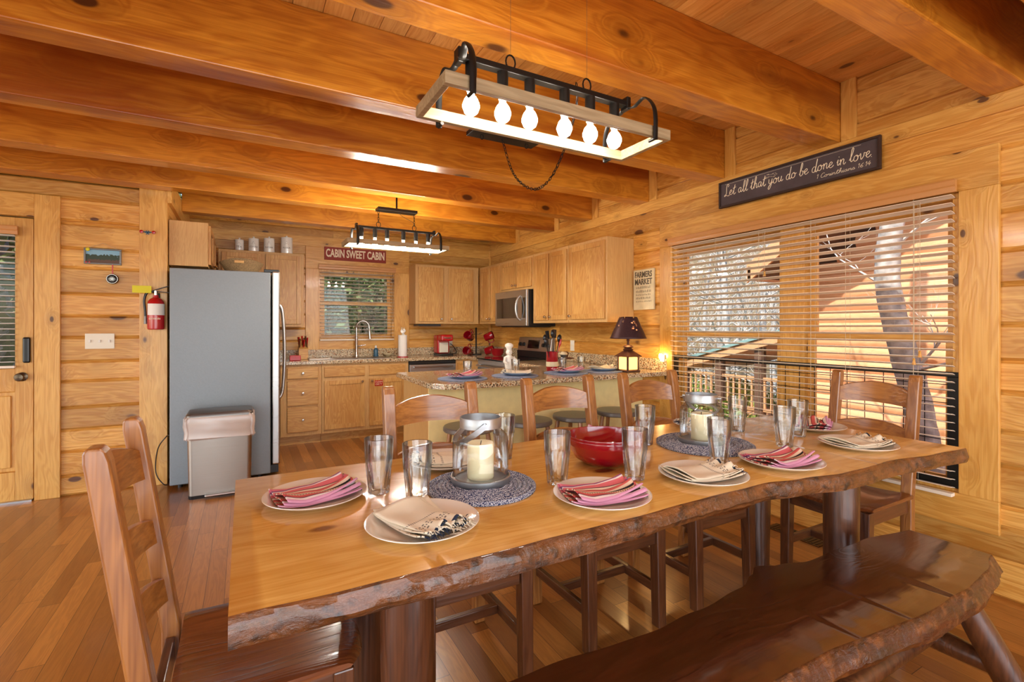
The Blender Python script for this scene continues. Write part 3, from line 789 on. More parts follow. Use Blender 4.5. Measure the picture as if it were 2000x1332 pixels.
# faucet
t = thing('faucet', 'tall brushed gooseneck kitchen faucet in front of the sink window', 'faucet', (1.23, YB - .10, .914))
mb = MB(); x, y = 1.23, YB - .10
pts = [(x, y, .914), (x, y, 1.16), (x, y, 1.27)]
for k in range(0, 9):
    a = math.pi * k / 8; pts.append((x + .075 - .075 * math.cos(a), y - .03 * math.sin(a / 2), 1.28 + .085 * math.sin(a)))
pts += [(x + .152, y - .035, 1.22)]
mb.lathe([(.026, 0), (.026, .02), (.02, .03), (.018, .24), (.013, .27), (0, .27)], (x, y, .914), 20); mb.tube(smoothpts(pts, 2), .0115, 12)
mb.build('spout', M['chrome'], t, smooth=45)
mb = MB(); mb.cyl((x + .152, y - .035, 1.235), (x + .157, y - .037, 1.14), .016, .019, 14); mb.build('spray_head', M['chrome'], t, smooth=40)
mb = MB(); mb.tube([(x + .01, y, 1.05), (x + .05, y, 1.055), (x + .115, y - .01, 1.065)], [.011, .009, .006], 10); mb.build('lever', M['chrome'], t, smooth=40)

# wall cabinets
UZ0, UZ1 = 1.33, 2.095
def upper(label, F, u0, u1, z0, z1, doors, dep=.30, grp='oak wall cabinets'):
    cc = F((u0 + u1) / 2, z0, dep / 2)
    c = thing('wall_cabinet', label, 'cabinet', cc, grp)
    carcass(F, u0, u1, z0, z1, .002, dep, c)
    for (a, b_, k) in doors: panel_door(F, a, b_, z0 + .03, z1 - .03, dep, c, (k, z0 + .065) if k else None)
    return c
upper('two-door oak wall cabinet left of the sink window, under the canisters', FB, -.24, .605, UZ0 - .04, UZ1 + .03, [(-.21, .175, .145), (.21, .575, .24)])
upper('two-door oak wall cabinet right of the sink window', FB, 1.925, 2.815, UZ0, UZ1, [(1.96, 2.30, 2.265), (2.37, 2.73, 2.405)])
upper('narrow two-door oak corner wall cabinet next to the microwave', FR, 5.425, 6.05, UZ0, UZ1, [(5.435, 5.70, 5.67), (5.715, 5.99, 5.75)], dep=.315)
upper('short two-door oak cabinet above the microwave', FR, 4.64, 5.42, 1.715, UZ1, [(4.66, 5.01, 4.98), (5.03, 5.38, 5.06)], dep=.315)
upper('two-door oak wall cabinet just right of the microwave', FR, 3.965, 4.635, UZ0, UZ1, [(3.985, 4.285, 4.255), (4.315, 4.60, 4.345)], dep=.315)
upper('wide single-door oak wall cabinet above the lamp end of the counter', FR, 3.377, 3.96, UZ0, UZ1, [(3.40, 3.935, 3.90)], dep=.315)
c = thing('wall_cabinet', 'oak cabinet mounted over the fridge, seen from its plain side', 'cabinet', (XL + .15, 5.3, 1.80), 'oak wall cabinets')
FL = lambda u, v, w: (XL + w, u, v)
carcass(FL, 4.90, 5.82, 1.80, 2.175, .005, .28, c); panel_door(FL, 4.92, 5.34, 1.82, 2.155, .28, c, (5.31, 1.85)); panel_door(FL, 5.37, 5.79, 1.82, 2.155, .28, c, (5.40, 1.85))
o = MB().fbox(FB, 1.98, 2.28, UZ0 - .03, UZ0 - .001, .05, .27).build('under_cabinet_light', M['black'], bevel=.004); tag(o, 'flat black light bar under the cabinet right of the sink window', 'light')

# microwave
m = thing('microwave', 'stainless over-the-range microwave with a curved handle', 'microwave', (2.95, 5.03, 1.29))
MB().fbox(FR, 4.655, 5.415, 1.295, 1.712, .005, .365).build('body', M['black'], m, bevel=.004)
mb = MB(); mb.fbox(FR, 4.655, 5.415, 1.30, 1.71, .366, .395); mb.build('door', M['steel'], m, bevel=.004)
MB().fbox(FR, 4.86, 5.37, 1.39, 1.63, .3955, .399).build('window', M['blackglass'], m)
MB().fbox(FR, 4.668, 4.75, 1.39, 1.62, .3955, .399).build('keypad', M['blackglass'], m)
mb = MB(); mb.tube(smoothpts([FR(4.80, 1.365, .395), FR(4.80, 1.40, .43), FR(4.80, 1.50, .45), FR(4.80, 1.60, .43), FR(4.80, 1.645, .395)], 5), .011, 10); mb.build('handle', M['steel'], m, smooth=40)
MB().fbox(FR, 4.70, 5.37, 1.286, 1.2945, .04, .33).build('vent', M['black'], m)

# range
r = thing('range', 'stainless electric range with black glass top below the microwave', 'stove', (2.8, 5.03, 0))
MB().fbox(FR, 4.648, 5.402, .02, .90, .02, .64).build('body', M['steel'], r, bevel=.004)
MB().fbox(FR, 4.65, 5.40, .9, .918, .03, .66).build('cooktop', M['blackglass'], r, bevel=.003)
MB().fbox(FR, 4.68, 5.37, .28, .80, .641, .66).build('oven_door', M['blackglass'], r, bevel=.004)
mb = MB(); mb.tube([FR(4.72, .83, .64), FR(4.72, .83, .69), FR(5.33, .83, .69), FR(5.33, .83, .64)], .011, 8); mb.build('handle', M['steel'], r, smooth=40)
mb = MB(); mb.prism([(.01, .918), (.075, .918), (.085, 1.0), (.055, 1.16), (.01, 1.165)], 4.65, 5.40, lambda a, c_, e: (XR - a, e, c_))
mb.build('backguard', M['steel'], r, bevel=.004)
MB().hexa([(XR - .087, 4.652, .92), (XR - .087, 5.398, .92), (XR - .078, 5.398, .92), (XR - .078, 4.652, .92), (XR - .094, 4.652, 1.0), (XR - .094, 5.398, 1.0), (XR - .085, 5.398, 1.0), (XR - .085, 4.652, 1.0)]).build('back_vent', M['black'], r)
bgf = lambda u, v, w: (XR - (.0855 - (v - 1.0) * .1875) - w, u, v)
MB().fbox(bgf, 4.90, 5.16, 1.03, 1.13, 0, .003).build('display', M['blackglass'], r)
for yk in (5.34, 5.25, 4.80, 4.71):
    mb = MB(); mb.lathe([(0, 0), (.023, 0), (.021, .022), (0, .023)], (0, 0, 0), 16)
    for v in mb.bm.verts: v.co = Vector(bgf(yk + v.co.x, 1.075 + v.co.y, v.co.z))
    mb.build('control_knob', M['black'], r, smooth=40)

# counter along the right wall and the breakfast bar
c = thing('base_cabinet', 'oak base cabinet between the range and the breakfast bar', 'cabinet', (2.85, 4.2, 0), 'base cabinets')
carcass(FR, 3.90, 4.638, .10, .875, .005, .60, c, toe=.07)
panel_door(FR, 4.30, 4.61, .143, .68, .60, c, (4.34, .64)); panel_door(FR, 3.95, 4.27, .143, .68, .60, c, (4.23, .64)); drawer(lambda u, v, w: FR(u, v, w), 3.95, 4.61, .72, .842, .60, c)
c = thing('breakfast_bar', 'oak peninsula base faced in cream yellow on the dining side', 'counter base', (2.1, 3.55, 0))
MB().box(1.135, XR - .004, 3.275, 3.885, .0, .872).build('end_panel', M['oakside'], c, bevel=.002)
MB().box(1.132, XR - .004, 3.262, 3.274, .0, .872).build('face_panel', M['yellowpanel'], c)
mb = MB()
poly = [(1.09, 3.94), (1.06, 3.10), (1.075, 3.02), (1.13, 2.955), (1.22, 2.925), (2.4, 2.93), (3.13, 2.95), (3.13, 4.635), (2.505, 4.635), (2.505, 3.94)]
mb.prism(poly, .877, .914, lambda a, b_, e: (a, b_, e)); mb.box(3.113, 3.136, 2.96, 4.63, .9145, 1.014)
o = mb.build('countertop', M['granite'], bevel=.006); tag(o, 'speckled granite breakfast bar top set with four places', 'countertop')

# fridge
f = thing('refrigerator', 'grey-sided stainless refrigerator standing side-on at the left', 'refrigerator', (-.1, 5.1, 0))
MB().box(-.515, .20, 4.66, 5.56, .03, 1.755).build('body', M['fridgeside'], f, bevel=.006)
for a, b_ in ((4.662, 5.02), (5.03, 5.558)):
    dd = MB().box(.212, .272, a, b_, .10, 1.765).build('door', M['steel'], f, bevel=.012, seg=3)
    yh = 4.98 if a < 5 else 5.07
    mb = MB(); mb.tube(smoothpts([(.272, yh, .62), (.315, yh, .70), (.332, yh, 1.05), (.315, yh, 1.42), (.272, yh, 1.50)], 6), .013, 10); mb.build('handle', M['steel'], dd, smooth=40)
MB().box(.15, .27, 4.68, 4.74, 1.756, 1.782).build('hinge_cap', M['black'], f, bevel=.004)
MB().box(.15, .262, 4.68, 5.54, .03, .095).build('kick_grille', M['black'], f)
for yy in (4.72, 5.5):
    for xx in (-.45, .12): MB().cyl((xx, yy, 0), (xx, yy, .04), .018).build('foot', M['black'], f)
mb = MB(); mb.tube(smoothpts([(-.525, 4.72, .42), (-.55, 4.80, .40), (-.61, 4.82, .30), (-.62, 4.8, .12), (-.57, 4.79, .02), (-.53, 4.78, .012)], 6), .004, 6)
o = mb.build('power_cord', M['black'], smooth=60); tag(o, 'thin black cord looping down beside the fridge', 'cord')

# trash can
t = thing('trash_can', 'steel step trash can with a pale liner, in front of the fridge', 'trash can', (-.16, 4.42, 0))
def rr(cx, cy, hx, hy, r, z, n=5):
    out = []
    for sx, sy, a0 in ((1, 1, 0), (-1, 1, 90), (-1, -1, 180), (1, -1, 270)):
        for k in range(n + 1):
            a = R(a0 + 90 * k / n); out.append((cx + sx * (hx - r) + r * math.cos(a), cy + sy * (hy - r) + r * math.sin(a), z))
    return out
cx, cy = -.158, 4.43
mb = MB(); mb.rings([rr(cx, cy, .205, .115, .03, .025), rr(cx, cy, .215, .125, .035, .60)]); mb.build('body', M['steelcan'], t, smooth=40)
mb = MB(); mb.rings([rr(cx, cy, .205, .115, .03, .0), rr(cx, cy, .207, .117, .03, .024)]); mb.build('base_ring', M['black'], t)
mb = MB(); mb.rings([rr(cx, cy, .222, .132, .03, .605), rr(cx, cy, .222, .132, .03, .625), rr(cx, cy, .212, .122, .04, .64)]); mb.build('lid', M['tin'], t, smooth=40)
random.seed(3); mb = MB(); rs = []
for z, e in ((.615, .006), (.60, .018), (.55, .02), (.50, .014), (.455, .02), (.445, .010)):
    ring = rr(cx, cy, .215 + e, .125 + e, .035, z, 9)
    rs.append([(a + random.uniform(-.006, .006), b_ + random.uniform(-.006, .006), q + random.uniform(-.008, .008)) for a, b_, q in ring])
mb.rings(rs, cap=False); mb.build('liner', M['bag'], t, smooth=60)
mb = MB(); mb.box(cx - .10, cx + .13, cy - .17, cy - .10, .018, .036); mb.build('pedal', M['steel'], t, bevel=.008)

# ------------------------------------------------------------------ chandeliers
def chandelier(label, edison):
    L = thing('chandelier', label, 'chandelier', (0, 0, 0), 'farmhouse chandeliers')
    HL, HW = .445, .135; zt = .145
    for (x0, x1, y0, y1) in ((-HL, HL, -HW, -HW + .02), (-HL, HL, HW - .02, HW), (-HL, -HL + .02, -HW + .02, HW - .02), (HL - .02, HL, -HW + .02, HW - .02)):
        MB().box(x0, x1, y0, y1, -.008, .030).build('wood_rail', M['greywood'], L, bevel=.002)
    MB().box(-.345, .345, -.016, .016, zt, zt + .02).build('top_bar', M['blackmetal'], L, bevel=.002)
    for sx in (-1, 1):
        for sy in (-1, 1):
            mb = MB(); pts = [(sx * .345, sy * .0, zt + .03), (sx * .347, sy * .008, zt + .005), (sx * .352, sy * .04, zt - .012), (sx * .36, sy * .085, zt + .006), (sx * .362, sy * .125, zt - .03), (sx * .362, sy * (HW + .006), zt - .08), (sx * .362, sy * (HW + .006), -.022)]
            pts = smoothpts(pts, 5)
            for a, b_ in zip(pts[:-1], pts[1:]): pass
            mb.tube(pts, .011, 8, flat=.35)
            mb.cyl((sx * .362, sy * (HW - .026), -.018), (sx * .362, sy * (HW + .01), -.018), .006)
            mb.build('arm', M['blackmetal'], L, smooth=40)
        mb = MB(); mb.box(sx * .347 - .010, sx * .347 + .010, -.02, .02, zt - .012, zt + .036); mb.build('end_clamp', M['blackmetal'], L, bevel=.004)
    for sx in (-1, 1):
        mb = MB(); mb.tube([(sx * .16 + .018 * math.cos(a), 0, zt + .042 + .024 * math.sin(a)) for a in [2 * math.pi * k / 14 for k in range(14)]], .003, 6, closed=True); mb.build('ring', M['blackmetal'], L, smooth=60)
    for i, x in enumerate((-.305, -.19, -.085, .06, .175, .29)):
        so = MB(); so.cyl((x, 0, zt), (x, 0, zt - .075), .019, .019, 18); so = so.build('socket', M['blackmetal'], L, smooth=40)
        mb = MB(); mb.cyl((x, 0, zt - .075), (x, 0, zt - .09), .014, .014, 16); mb.build('collar', M['bulbcap'], so, smooth=40)
        mb = MB()
        pr = [(0, 0), (.011, 0), (.011, -.014), (.021, -.027), (.0275, -.045), (.0275, -.053), (.021, -.070), (.011, -.078), (0, -.080)] if not edison else [(0, 0), (.011, 0), (.012, -.016), (.021, -.042), (.024, -.058), (.019, -.070), (.008, -.078), (0, -.079)]
        mb.lathe(pr, (x, 0, zt - .088), 20); mb.build('bulb', M['bulbfar'] if edison else M['bulb'], so, smooth=60)
    return L
def chain(name, pts, label=None, parent=None, link=.022):
    """interlocking oval links along a polyline"""
    P = smoothpts(pts, 8); out = [P[0]]; acc = 0
    for a, b_ in zip(P[:-1], P[1:]):
        acc += (b_ - a).length
        if acc >= link: out.append(b_); acc = 0
    mb = MB()
    for k in range(len(out) - 1):
        a, b_ = out[k], out[k + 1]; d = (b_ - a).normalized(); m = (a + b_) / 2
        side = d.cross(Vector((0, 1, 0)) if k % 2 else Vector((1, .2, .1))).normalized(); h = (b_ - a).length * .68
        mb.tube([m + d * (h * math.cos(t)) + side * (.0065 * math.sin(t)) for t in [2 * math.pi * q / 8 for q in range(8)]], .0019, 5, closed=True)
    return mb.build(name, M['blackmetal'], parent, smooth=60)
L1 = chandelier('near farmhouse chandelier with six globe bulbs above the dining table', False)
L1.location = (.945, 1.435, 1.985)
L2 = chandelier('farther farmhouse chandelier with six teardrop bulbs near the CABIN SWEET CABIN sign', True)
L2.location = (1.185, 4.27, 1.99)
for Lk, lab, zc in ((L1, 'near', CEIL), (L2, 'far', 2.30)):
    for sx in (-1, 1):
        x = Lk.location.x + sx * .16; y = Lk.location.y; z0 = Lk.location.z + .145 + .06
        if Lk is L2: o = chain('chain', [(x, y, z0), (x, y, (z0 + zc) / 2), (x, y, zc + .0)], parent=Lk)
        else:
            mb = MB(); mb.tube([(x, y, z0), (x, y, zc)], .0007, 5); o = mb.build('hanging_wire', M['tin'], Lk)
# canopies
cp = thing('ceiling_canopy', 'black canopy plate screwed under the beam, feeding the near chandelier', 'canopy', (1.32, 2.475, 2.38), 'chandelier canopies')
MB().box(1.10, 1.53, 2.415, 2.535, 2.365, 2.389).build('plate', M['blackmetal'], cp, bevel=.004)
for xx in (1.17, 1.46):
    mb = MB(); mb.tube([(xx + .010 * math.cos(a), 2.475, 2.352 + .014 * math.sin(a)) for a in [2 * math.pi * k / 12 for k in range(12)]], .0025, 6, closed=True); mb.build('hook', M['blackmetal'], cp)
o = chain('swag_chain', [(1.30, 2.475, 2.36), (1.295, 2.36, 2.16), (1.28, 2.22, 2.04), (1.265, 2.05, 1.965), (1.235, 1.87, 1.97), (1.19, 1.69, 2.05), (1.12, 1.52, 2.13), (1.06, 1.44, 2.17)])
tag(o, 'dark swag chain drooping from the canopy to the near chandelier', 'chain')
cp = thing('ceiling_canopy', 'pale-faced black canopy bar above the far chandelier', 'canopy', (1.185, 4.27, 2.30), 'chandelier canopies')
MB().box(1.01, 1.36, 4.215, 4.325, 2.30, 2.325).build('plate', M['blackmetal'], cp, bevel=.003)
mb = MB(); mb.cyl((1.185, 4.27, 2.325), (1.185, 4.27, CEIL), .008); mb.build('stem', M['blackmetal'], cp)
mb = MB(); mb.tube(smoothpts([(1.20, 4.27, 2.30), (1.24, 4.27, 2.27), (1.33, 4.27, 2.23), (1.345, 4.27, 2.205)], 4), .002, 5); mb.build('lamp_cord', M['black'], cp)

# ------------------------------------------------------------------ dining table and bench
T = .785
def interp(pts, x):
    if x <= pts[0][0]: return pts[0][1]
    for (a, p), (b_, q) in zip(pts[:-1], pts[1:]):
        if x <= b_:
            t = (x - a) / (b_ - a); t = t * t * (3 - 2 * t); return p + (q - p) * t
    return pts[-1][1]
def slab(name, near, far, x0, x1, z, th, mats, parent, wav=.006, step=.02, bul=.016, seed=1):
    rnd = random.Random(seed); mb = MB(); n = int((x1(0) - x0(0)) / step) if callable(x1) else int((x1 - x0) / step)
    ph = [rnd.uniform(0, 6) for _ in range(8)]; prev = None; fr = [4.3, 9.1, 17, 31]
    def wob(x, k): return sum(wav / (j + 1) * math.sin(fr[j] * x + ph[(j + k) % 8]) for j in range(4))
    for i in range(n + 1):
        x = x0 + (x1 - x0) * i / n
        yn = interp(near, x) + wob(x, 0) * .8; yf = interp(far, x) + wob(x, 3) * .8
        e = [rnd.uniform(-.002, .002) for _ in range(8)]
        sec = [(yf - .0, z), (yf * .65 + yn * .35, z), (yn + .004, z), (yn - .001 + e[0], z - .003), (yn - bul * .6 + e[1] + wob(x * 1.3, 1) * .5, z - th * .3 + e[2]), (yn - bul + e[3] + wob(x * 1.7, 2) * .6, z - th * .62 + e[4]), (yn - bul * .5 + wob(x, 5) + e[5], z - th * .93), (yn + .03, z - th), (yf - .03, z - th), (yf + bul * .5 + e[6], z - th * .6), (yf + .002, z - .004)]
        cur = mb.vs([(x, a, b_) for a, b_ in sec]); m = len(cur)
        if prev:
            for k in range(m):
                mi = 1 if k in (2, 3, 4, 5, 6, 8, 9) else 0
                mb.fc([prev[k], prev[(k + 1) % m], cur[(k + 1) % m], cur[k]], mi)
        else: mb.fc(list(reversed(cur)), 2)
        prev = cur
    mb.fc(prev, 2)
    return mb.build(name, mats, parent, smooth=38)
table = thing('dining_table', 'live-edge honey pine dining table laid with plates and glasses', 'table', (1.3, 1.4, 0))
near = [(-.03, .955), (.19, .948), (.53, .958), (.9, .958), (1.2, .966), (1.45, .958), (1.6, .932), (1.8, .902), (2.1, .905), (2.35, .872), (2.6, .85)]
far = [(-.03, 1.815), (.7, 1.82), (1.3, 1.825), (2.0, 1.80), (2.6, 1.70)]
slab('tabletop', near, far, -.024, 2.60, T, .058, [M['tabletop'], M['liveedge'], M['tabletop']], table, wav=.0045, bul=.012, seed=4)
for (x, y) in ((.35, 1.16), (2.21, 1.13), (.35, 1.62), (2.30, 1.58)):
    mb = MB(); r0 = .064; zs = [0, .1, .3, .5, .66, T - .056]
    mb.rings([[(x + (r0 + .004 * math.sin(3 * a + z * 9)) * math.cos(a), y + (r0 + .004 * math.sin(2 * a + z * 7)) * math.sin(a), z) for a in [2 * math.pi * k / 20 for k in range(20)]] for z in zs])
    mb.build('leg', M['darklog'], table, smooth=45)

bench = thing('log_bench', 'dark red-brown live-edge slab bench on angled log legs', 'bench', (1.4, .82, 0))
bn = [(.42, .69), (1.0, .688), (1.30, .684), (1.56, .664), (1.75, .652), (1.98, .648), (2.08, .655), (2.2, .665), (2.37, .70)]
bf = [(.42, .99), (.60, .988), (.97, .965), (1.14, .982), (1.38, 1.00), (1.47, 1.03), (1.54, 1.062), (1.62, 1.03), (1.74, .992), (1.9, .996), (2.1, .985), (2.37, .95)]
slab('seat_slab', bn, bf, .42, 2.365, .46, .075, [M['bench'], M['benchedge'], M['benchedge']], bench, wav=.006, bul=.022, seed=9)
for (p0, p1) in (((2.08, .70, .40), (2.22, .55, 0)), ((2.10, .92, .40), (2.23, .945, 0)), ((.66, .72, .40), (.56, .58, 0)), ((.66, .93, .40), (.56, 1.02, 0))):
    mb = MB(); P0, P1 = Vector(p0), Vector(p1)
    mb.tube([P0 + (P0 - P1) * .04, P0.lerp(P1, .3), P0.lerp(P1, .7), P1], [.036, .043, .046, .045], 16)
    for v in mb.bm.verts:
        if v.co.z < 0: v.co.z = 0
    mb.build('leg', M['darklog'], bench, smooth=45)
for (p0, p1) in (((2.16, .60, .17), (2.18, .95, .17)), ((.60, .63, .17), (.60, .98, .17)), ((.60, .80, .20), (2.17, .80, .20))):
    mb = MB(); mb.tube([p0, Vector(p0).lerp(Vector(p1), .5), p1], [.03, .038, .032], 14); mb.build('cross_log', M['darklog'], bench, smooth=45)

# ------------------------------------------------------------------ ladder-back chairs (front = +X in their own frame)
for ax in 'XYZ': M['stained' + ax] = wood('dark_stained_leg_' + ax, rgb((112, 66, 38)), rgb((70, 38, 22)), rgb((30, 14, 8)), ax, .3, .5, knots=.3, var=.05)
M['seat'] = wood('chair_seat_wood', rgb((138, 78, 40)), rgb((92, 46, 22)), rgb((40, 18, 10)), 'X', .25, .6, knots=.4, var=0)
def make_chair(label):
    c = thing('dining_chair', label, 'chair', (0, 0, 0), 'ladder-back dining chairs')
    def xb(z): return -.20 - (0 if z < .44 else (z - .44) * .15)
    for sy in (-1, 1):
        yy = sy * .186; rs = []
        for z, s_ in ((0, 1), (.2, 1), (.44, 1), (.62, 1), (.85, 1), (1.005, 1), (1.025, .86), (1.036, .55)):
            x = xb(z); hx, hy = .022 * s_, .0245
            rs.append([(x - hx, yy - hy, z), (x + hx, yy - hy, z), (x + hx, yy + hy, z), (x - hx, yy + hy, z)])
        mb = MB(); mb.rings(rs); mb.build('back_post', M['chairZ'], c, bevel=.006, seg=3)
        mb = MB(); mb.hexa([(.185, yy - .022, 0), (.229, yy - .022, 0), (.229, yy + .022, 0), (.185, yy + .022, 0), (.172, yy - .025, .425), (.222, yy - .025, .425), (.222, yy + .025, .425), (.172, yy + .025, .425)])
        mb.build('front_leg', M['stainedZ'], c, bevel=.004)
        MB().box(-.175, .178, yy - .012, yy + .012, .355, .424).build('side_apron', M['stainedX'], c, bevel=.003)
        MB().box(-.18, .19, yy - .011, yy + .011, .135, .175).build('side_stretcher', M['stainedX'], c, bevel=.003)
        # dowel plugs on the outer face of the posts
        mb = MB()
        for z in (.955, .905, .755, .715, .585, .545): mb.cyl((xb(z), yy + sy * .0234, z), (xb(z), yy + sy * .0242, z), .006, n=10)
        mb.build('dowel_plugs', M['darklog'], c)
    MB().box(.188, .212, -.16, .16, .355, .424).build('front_apron', M['stainedY'], c, bevel=.003)
    MB().box(-.212, -.19, -.16, .16, .355, .424).build('rear_apron', M['stainedY'], c, bevel=.003)
    MB().box(-.02, .005, -.176, .176, .137, .173).build('cross_stretcher', M['stainedY'], c, bevel=.003)
    # saddle seat
    mb = MB(); n = 14; prev = None
    for i in range(n + 1):
        t = i / n; y = -.222 + .444 * t; q = (y / .222) ** 2
        xf = .262 - .045 * q * q; xr = -.172; tz = .458 - .016 * (1 - q) ; bz = .426
        sec = [(xr, bz), (xr, tz), (xr + .02, tz + .003), (.0, tz - .004 * (1 - q)), (xf - .045, tz), (xf - .012, tz - .005), (xf, tz - .016), (xf - .006, bz + .004), (xf - .03, bz)]
        if i in (0, n): sec = [(a, .5 * (b_ + .442)) for a, b_ in sec]
        cur = mb.vs([(a, y, b_) for a, b_ in sec]); m = len(cur)
        if prev:
            for k in range(m): mb.fc([prev[k], prev[(k + 1) % m], cur[(k + 1) % m], cur[k]])
        else: mb.fc(list(reversed(cur)))
        prev = cur
    mb.fc(prev); mb.build('seat', M['seat'], c, smooth=40)
    for (z0, z1, ar, bt) in ((.868, .948, .038, .012), (.69, .755, .026, .010), (.525, .59, .024, .010)):
        mb = MB(); n = 14; prev = None
        for i in range(n + 1):
            t = i / n * 2 - 1; y = t * .168; bow = .036 * (1 - t * t)
            zt_ = z1 + ar * (math.cos(t * math.pi / 2) ** .8 if abs(t) < 1 else 0); zb = z0 + bt * (1 - t * t) * .6
            sec = [(xb(zb) - bow - .010, zb), (xb(zt_) - bow - .010, zt_ - .004), (xb(zt_) - bow, zt_), (xb(zt_) - bow + .010, zt_ - .004), (xb(zb) - bow + .010, zb)]
            cur = mb.vs([(a, y, b_) for a, b_ in sec]); m = len(cur)
            if prev:
                for k in range(m): mb.fc([prev[k], prev[(k + 1) % m], cur[(k + 1) % m], cur[k]])
            else: mb.fc(list(reversed(cur)))
            prev = cur
        mb.fc(prev); mb.build('back_slat', M['chairY'], c, smooth=50)
    return c

ch0 = make_chair('ladder-back chair at the left end of the table, nearest the camera')
spots = [((.022, 1.475), 0, None),
         ((.712, 1.735), -90, 'ladder-back chair on the far side of the table, leftmost, in front of the sink cabinet'),
         ((1.378, 1.735), -90, 'ladder-back chair on the far side of the table, behind the red bowl'),
         ((1.985, 1.735), -90, 'ladder-back chair on the far side of the table, below the table lamp'),
         ((2.725, 1.37), 180, 'ladder-back chair at the right end of the table, against the window blind')]
kids = []
for i, ((x, y), a, lab) in enumerate(spots):
    c = ch0 if i == 0 else copy_tree(ch0)
    place(c, (x, y, 0), R(a), lab)

# ------------------------------------------------------------------ bar stools
def make_stool():
    s = thing('bar_stool', '', 'stool', (0, 0, 0), 'round bar stools')
    mb = MB(); mb.lathe([(0, .585), (.165, .585), (.172, .592), (.172, .612), (.165, .62), (.1, .623), (0, .623)], (0, 0, 0), 36); mb.build('seat', M['stoolseat'], s, smooth=40)
    for sx in (-1, 1):
        for sy in (-1, 1):
            mb = MB(); mb.tube([(sx * .095, sy * .095, .585), (sx * .15, sy * .15, 0)], [.016, .018], 10); mb.build('leg', M['chairZ'], s, smooth=40)
    mb = MB(); mb.tube([(.135 * math.cos(a) * 1.34, .135 * math.sin(a) * 1.34, .2) for a in [2 * math.pi * k / 28 for k in range(28)]], .008, 8, closed=True); mb.build('foot_ring', M['blackmetal'], s, smooth=60)
    return s
st0 = make_stool()
for i, (x, lab) in enumerate(((1.33, 'round dark bar stool at the left end of the breakfast bar, behind the near lantern'), (1.80, 'round dark bar stool, second from the left at the yellow breakfast bar'), (2.215, 'round dark bar stool, third from the left at the yellow breakfast bar'), (2.63, 'round dark bar stool at the right end of the breakfast bar near the wall'))):
    s = st0 if i == 0 else copy_tree(st0); place(s, (x, 3.02, 0), R(12 * i), lab)

# ------------------------------------------------------------------ tableware
def plate(label, mat, r=.14, grp='cream dinner plates'):
    mb = MB(); k = r / .14
    pr = [(0, .003), (.05 * k, .003), (.075 * k, .0), (.08 * k, .002), (.12 * k, .010), (.138 * k, .019), (.1405 * k, .021), (.140 * k, .0225), (.134 * k, .0215), (.118 * k, .0145), (.10 * k, .0095), (.095 * k, .0082), (.08 * k, .0066), (.0, .0066)]
    mb.lathe(pr, (0, 0, 0), 56); o = mb.build('dinner_plate', mat, smooth=50, origin=(0, 0, 0)); return tag(o, label, 'plate', grp)
def napkin(kind, label, seed, grp, length=.222, width=.142, fold=2):
    rnd = random.Random(seed); ph = [rnd.uniform(0, 6.28) for _ in range(6)]
    n = thing('napkin', label, 'napkin', (0, 0, 0), grp)
    for L in range(3):
        sk = (L - 1) * rnd.uniform(.05, .12); off = rnd.uniform(-.006, .006); sh = 1 - .05 * L; hh = .0045 + L * .0065
        def fn(u, v, sk=sk, off=off, sh=sh, hh=hh, L=L):
            x = (u - .5) * length * sh + off; y = (v - .5) * width * (1 + .12 * (1 - u)) * sh
            ca, sa = math.cos(sk), math.sin(sk)
            z = hh + .004 * math.sin(7 * u + ph[0] + L) * (1 - abs(2 * v - 1)) + .0035 * math.sin(9 * v + 4 * u + ph[1]) * (.3 + u)
            z += .010 * max(0, u - .55) / .45 * (.5 + .5 * math.sin(v * 15 + ph[2] + L * 1.3)) * (1 + .6 * L)
            z += .010 * max(0, .25 - u) / .25 * (.5 + .5 * math.sin(v * 6 + ph[3])) * L * .8
            ef = min(v, 1 - v); z -= .004 * math.exp(-ef * 26) * (1 if L else 0)
            rad = math.hypot(x, y); rise = max(0, min(.033, rad - .085)) * .22 + max(0, min(.03, rad - .118)) * .42
            return (x * ca - y * sa, x * sa + y * ca, max(z, .0025 + L * .003) + rise)
        mb = MB(); mb.grid(fn, 26, 18)
        mb.build('fold', M['nstripe'] if kind == 's' else M['ncream'], n, smooth=70, recalc=False, solid=.0032)
    mb = MB(); cnt = 95 if kind == 'c' else 50
    for k in range(cnt):
        v = rnd.random(); L = rnd.randint(0, 2); y = (v - .5) * width * .95; x = length * .5 * (1 - .05 * L) - .004; z = .010 + L * .006 + rnd.uniform(0, .008)
        ln = rnd.uniform(.010, .022) if kind == 'c' else rnd.uniform(.004, .010); dy = rnd.uniform(-.008, .008)
        mb.tube([(x, y, z), (x + ln * .6, y + dy * .5, z + rnd.uniform(-.002, .004)), (x + ln, y + dy, max(.010, z - rnd.uniform(.0, .004)))], .0009, 3, mi=(1 if (v < .45 and L < 2) or kind == 's' else 0))
    mb.build('fringe', [M['fringe'], M['fringeblue']], n)
    return n
protoS = napkin('s', '', 5, 'striped napkins'); protoC = napkin('c', '', 8, 'cream fringed napkins')
p0 = plate('', M['plate'])
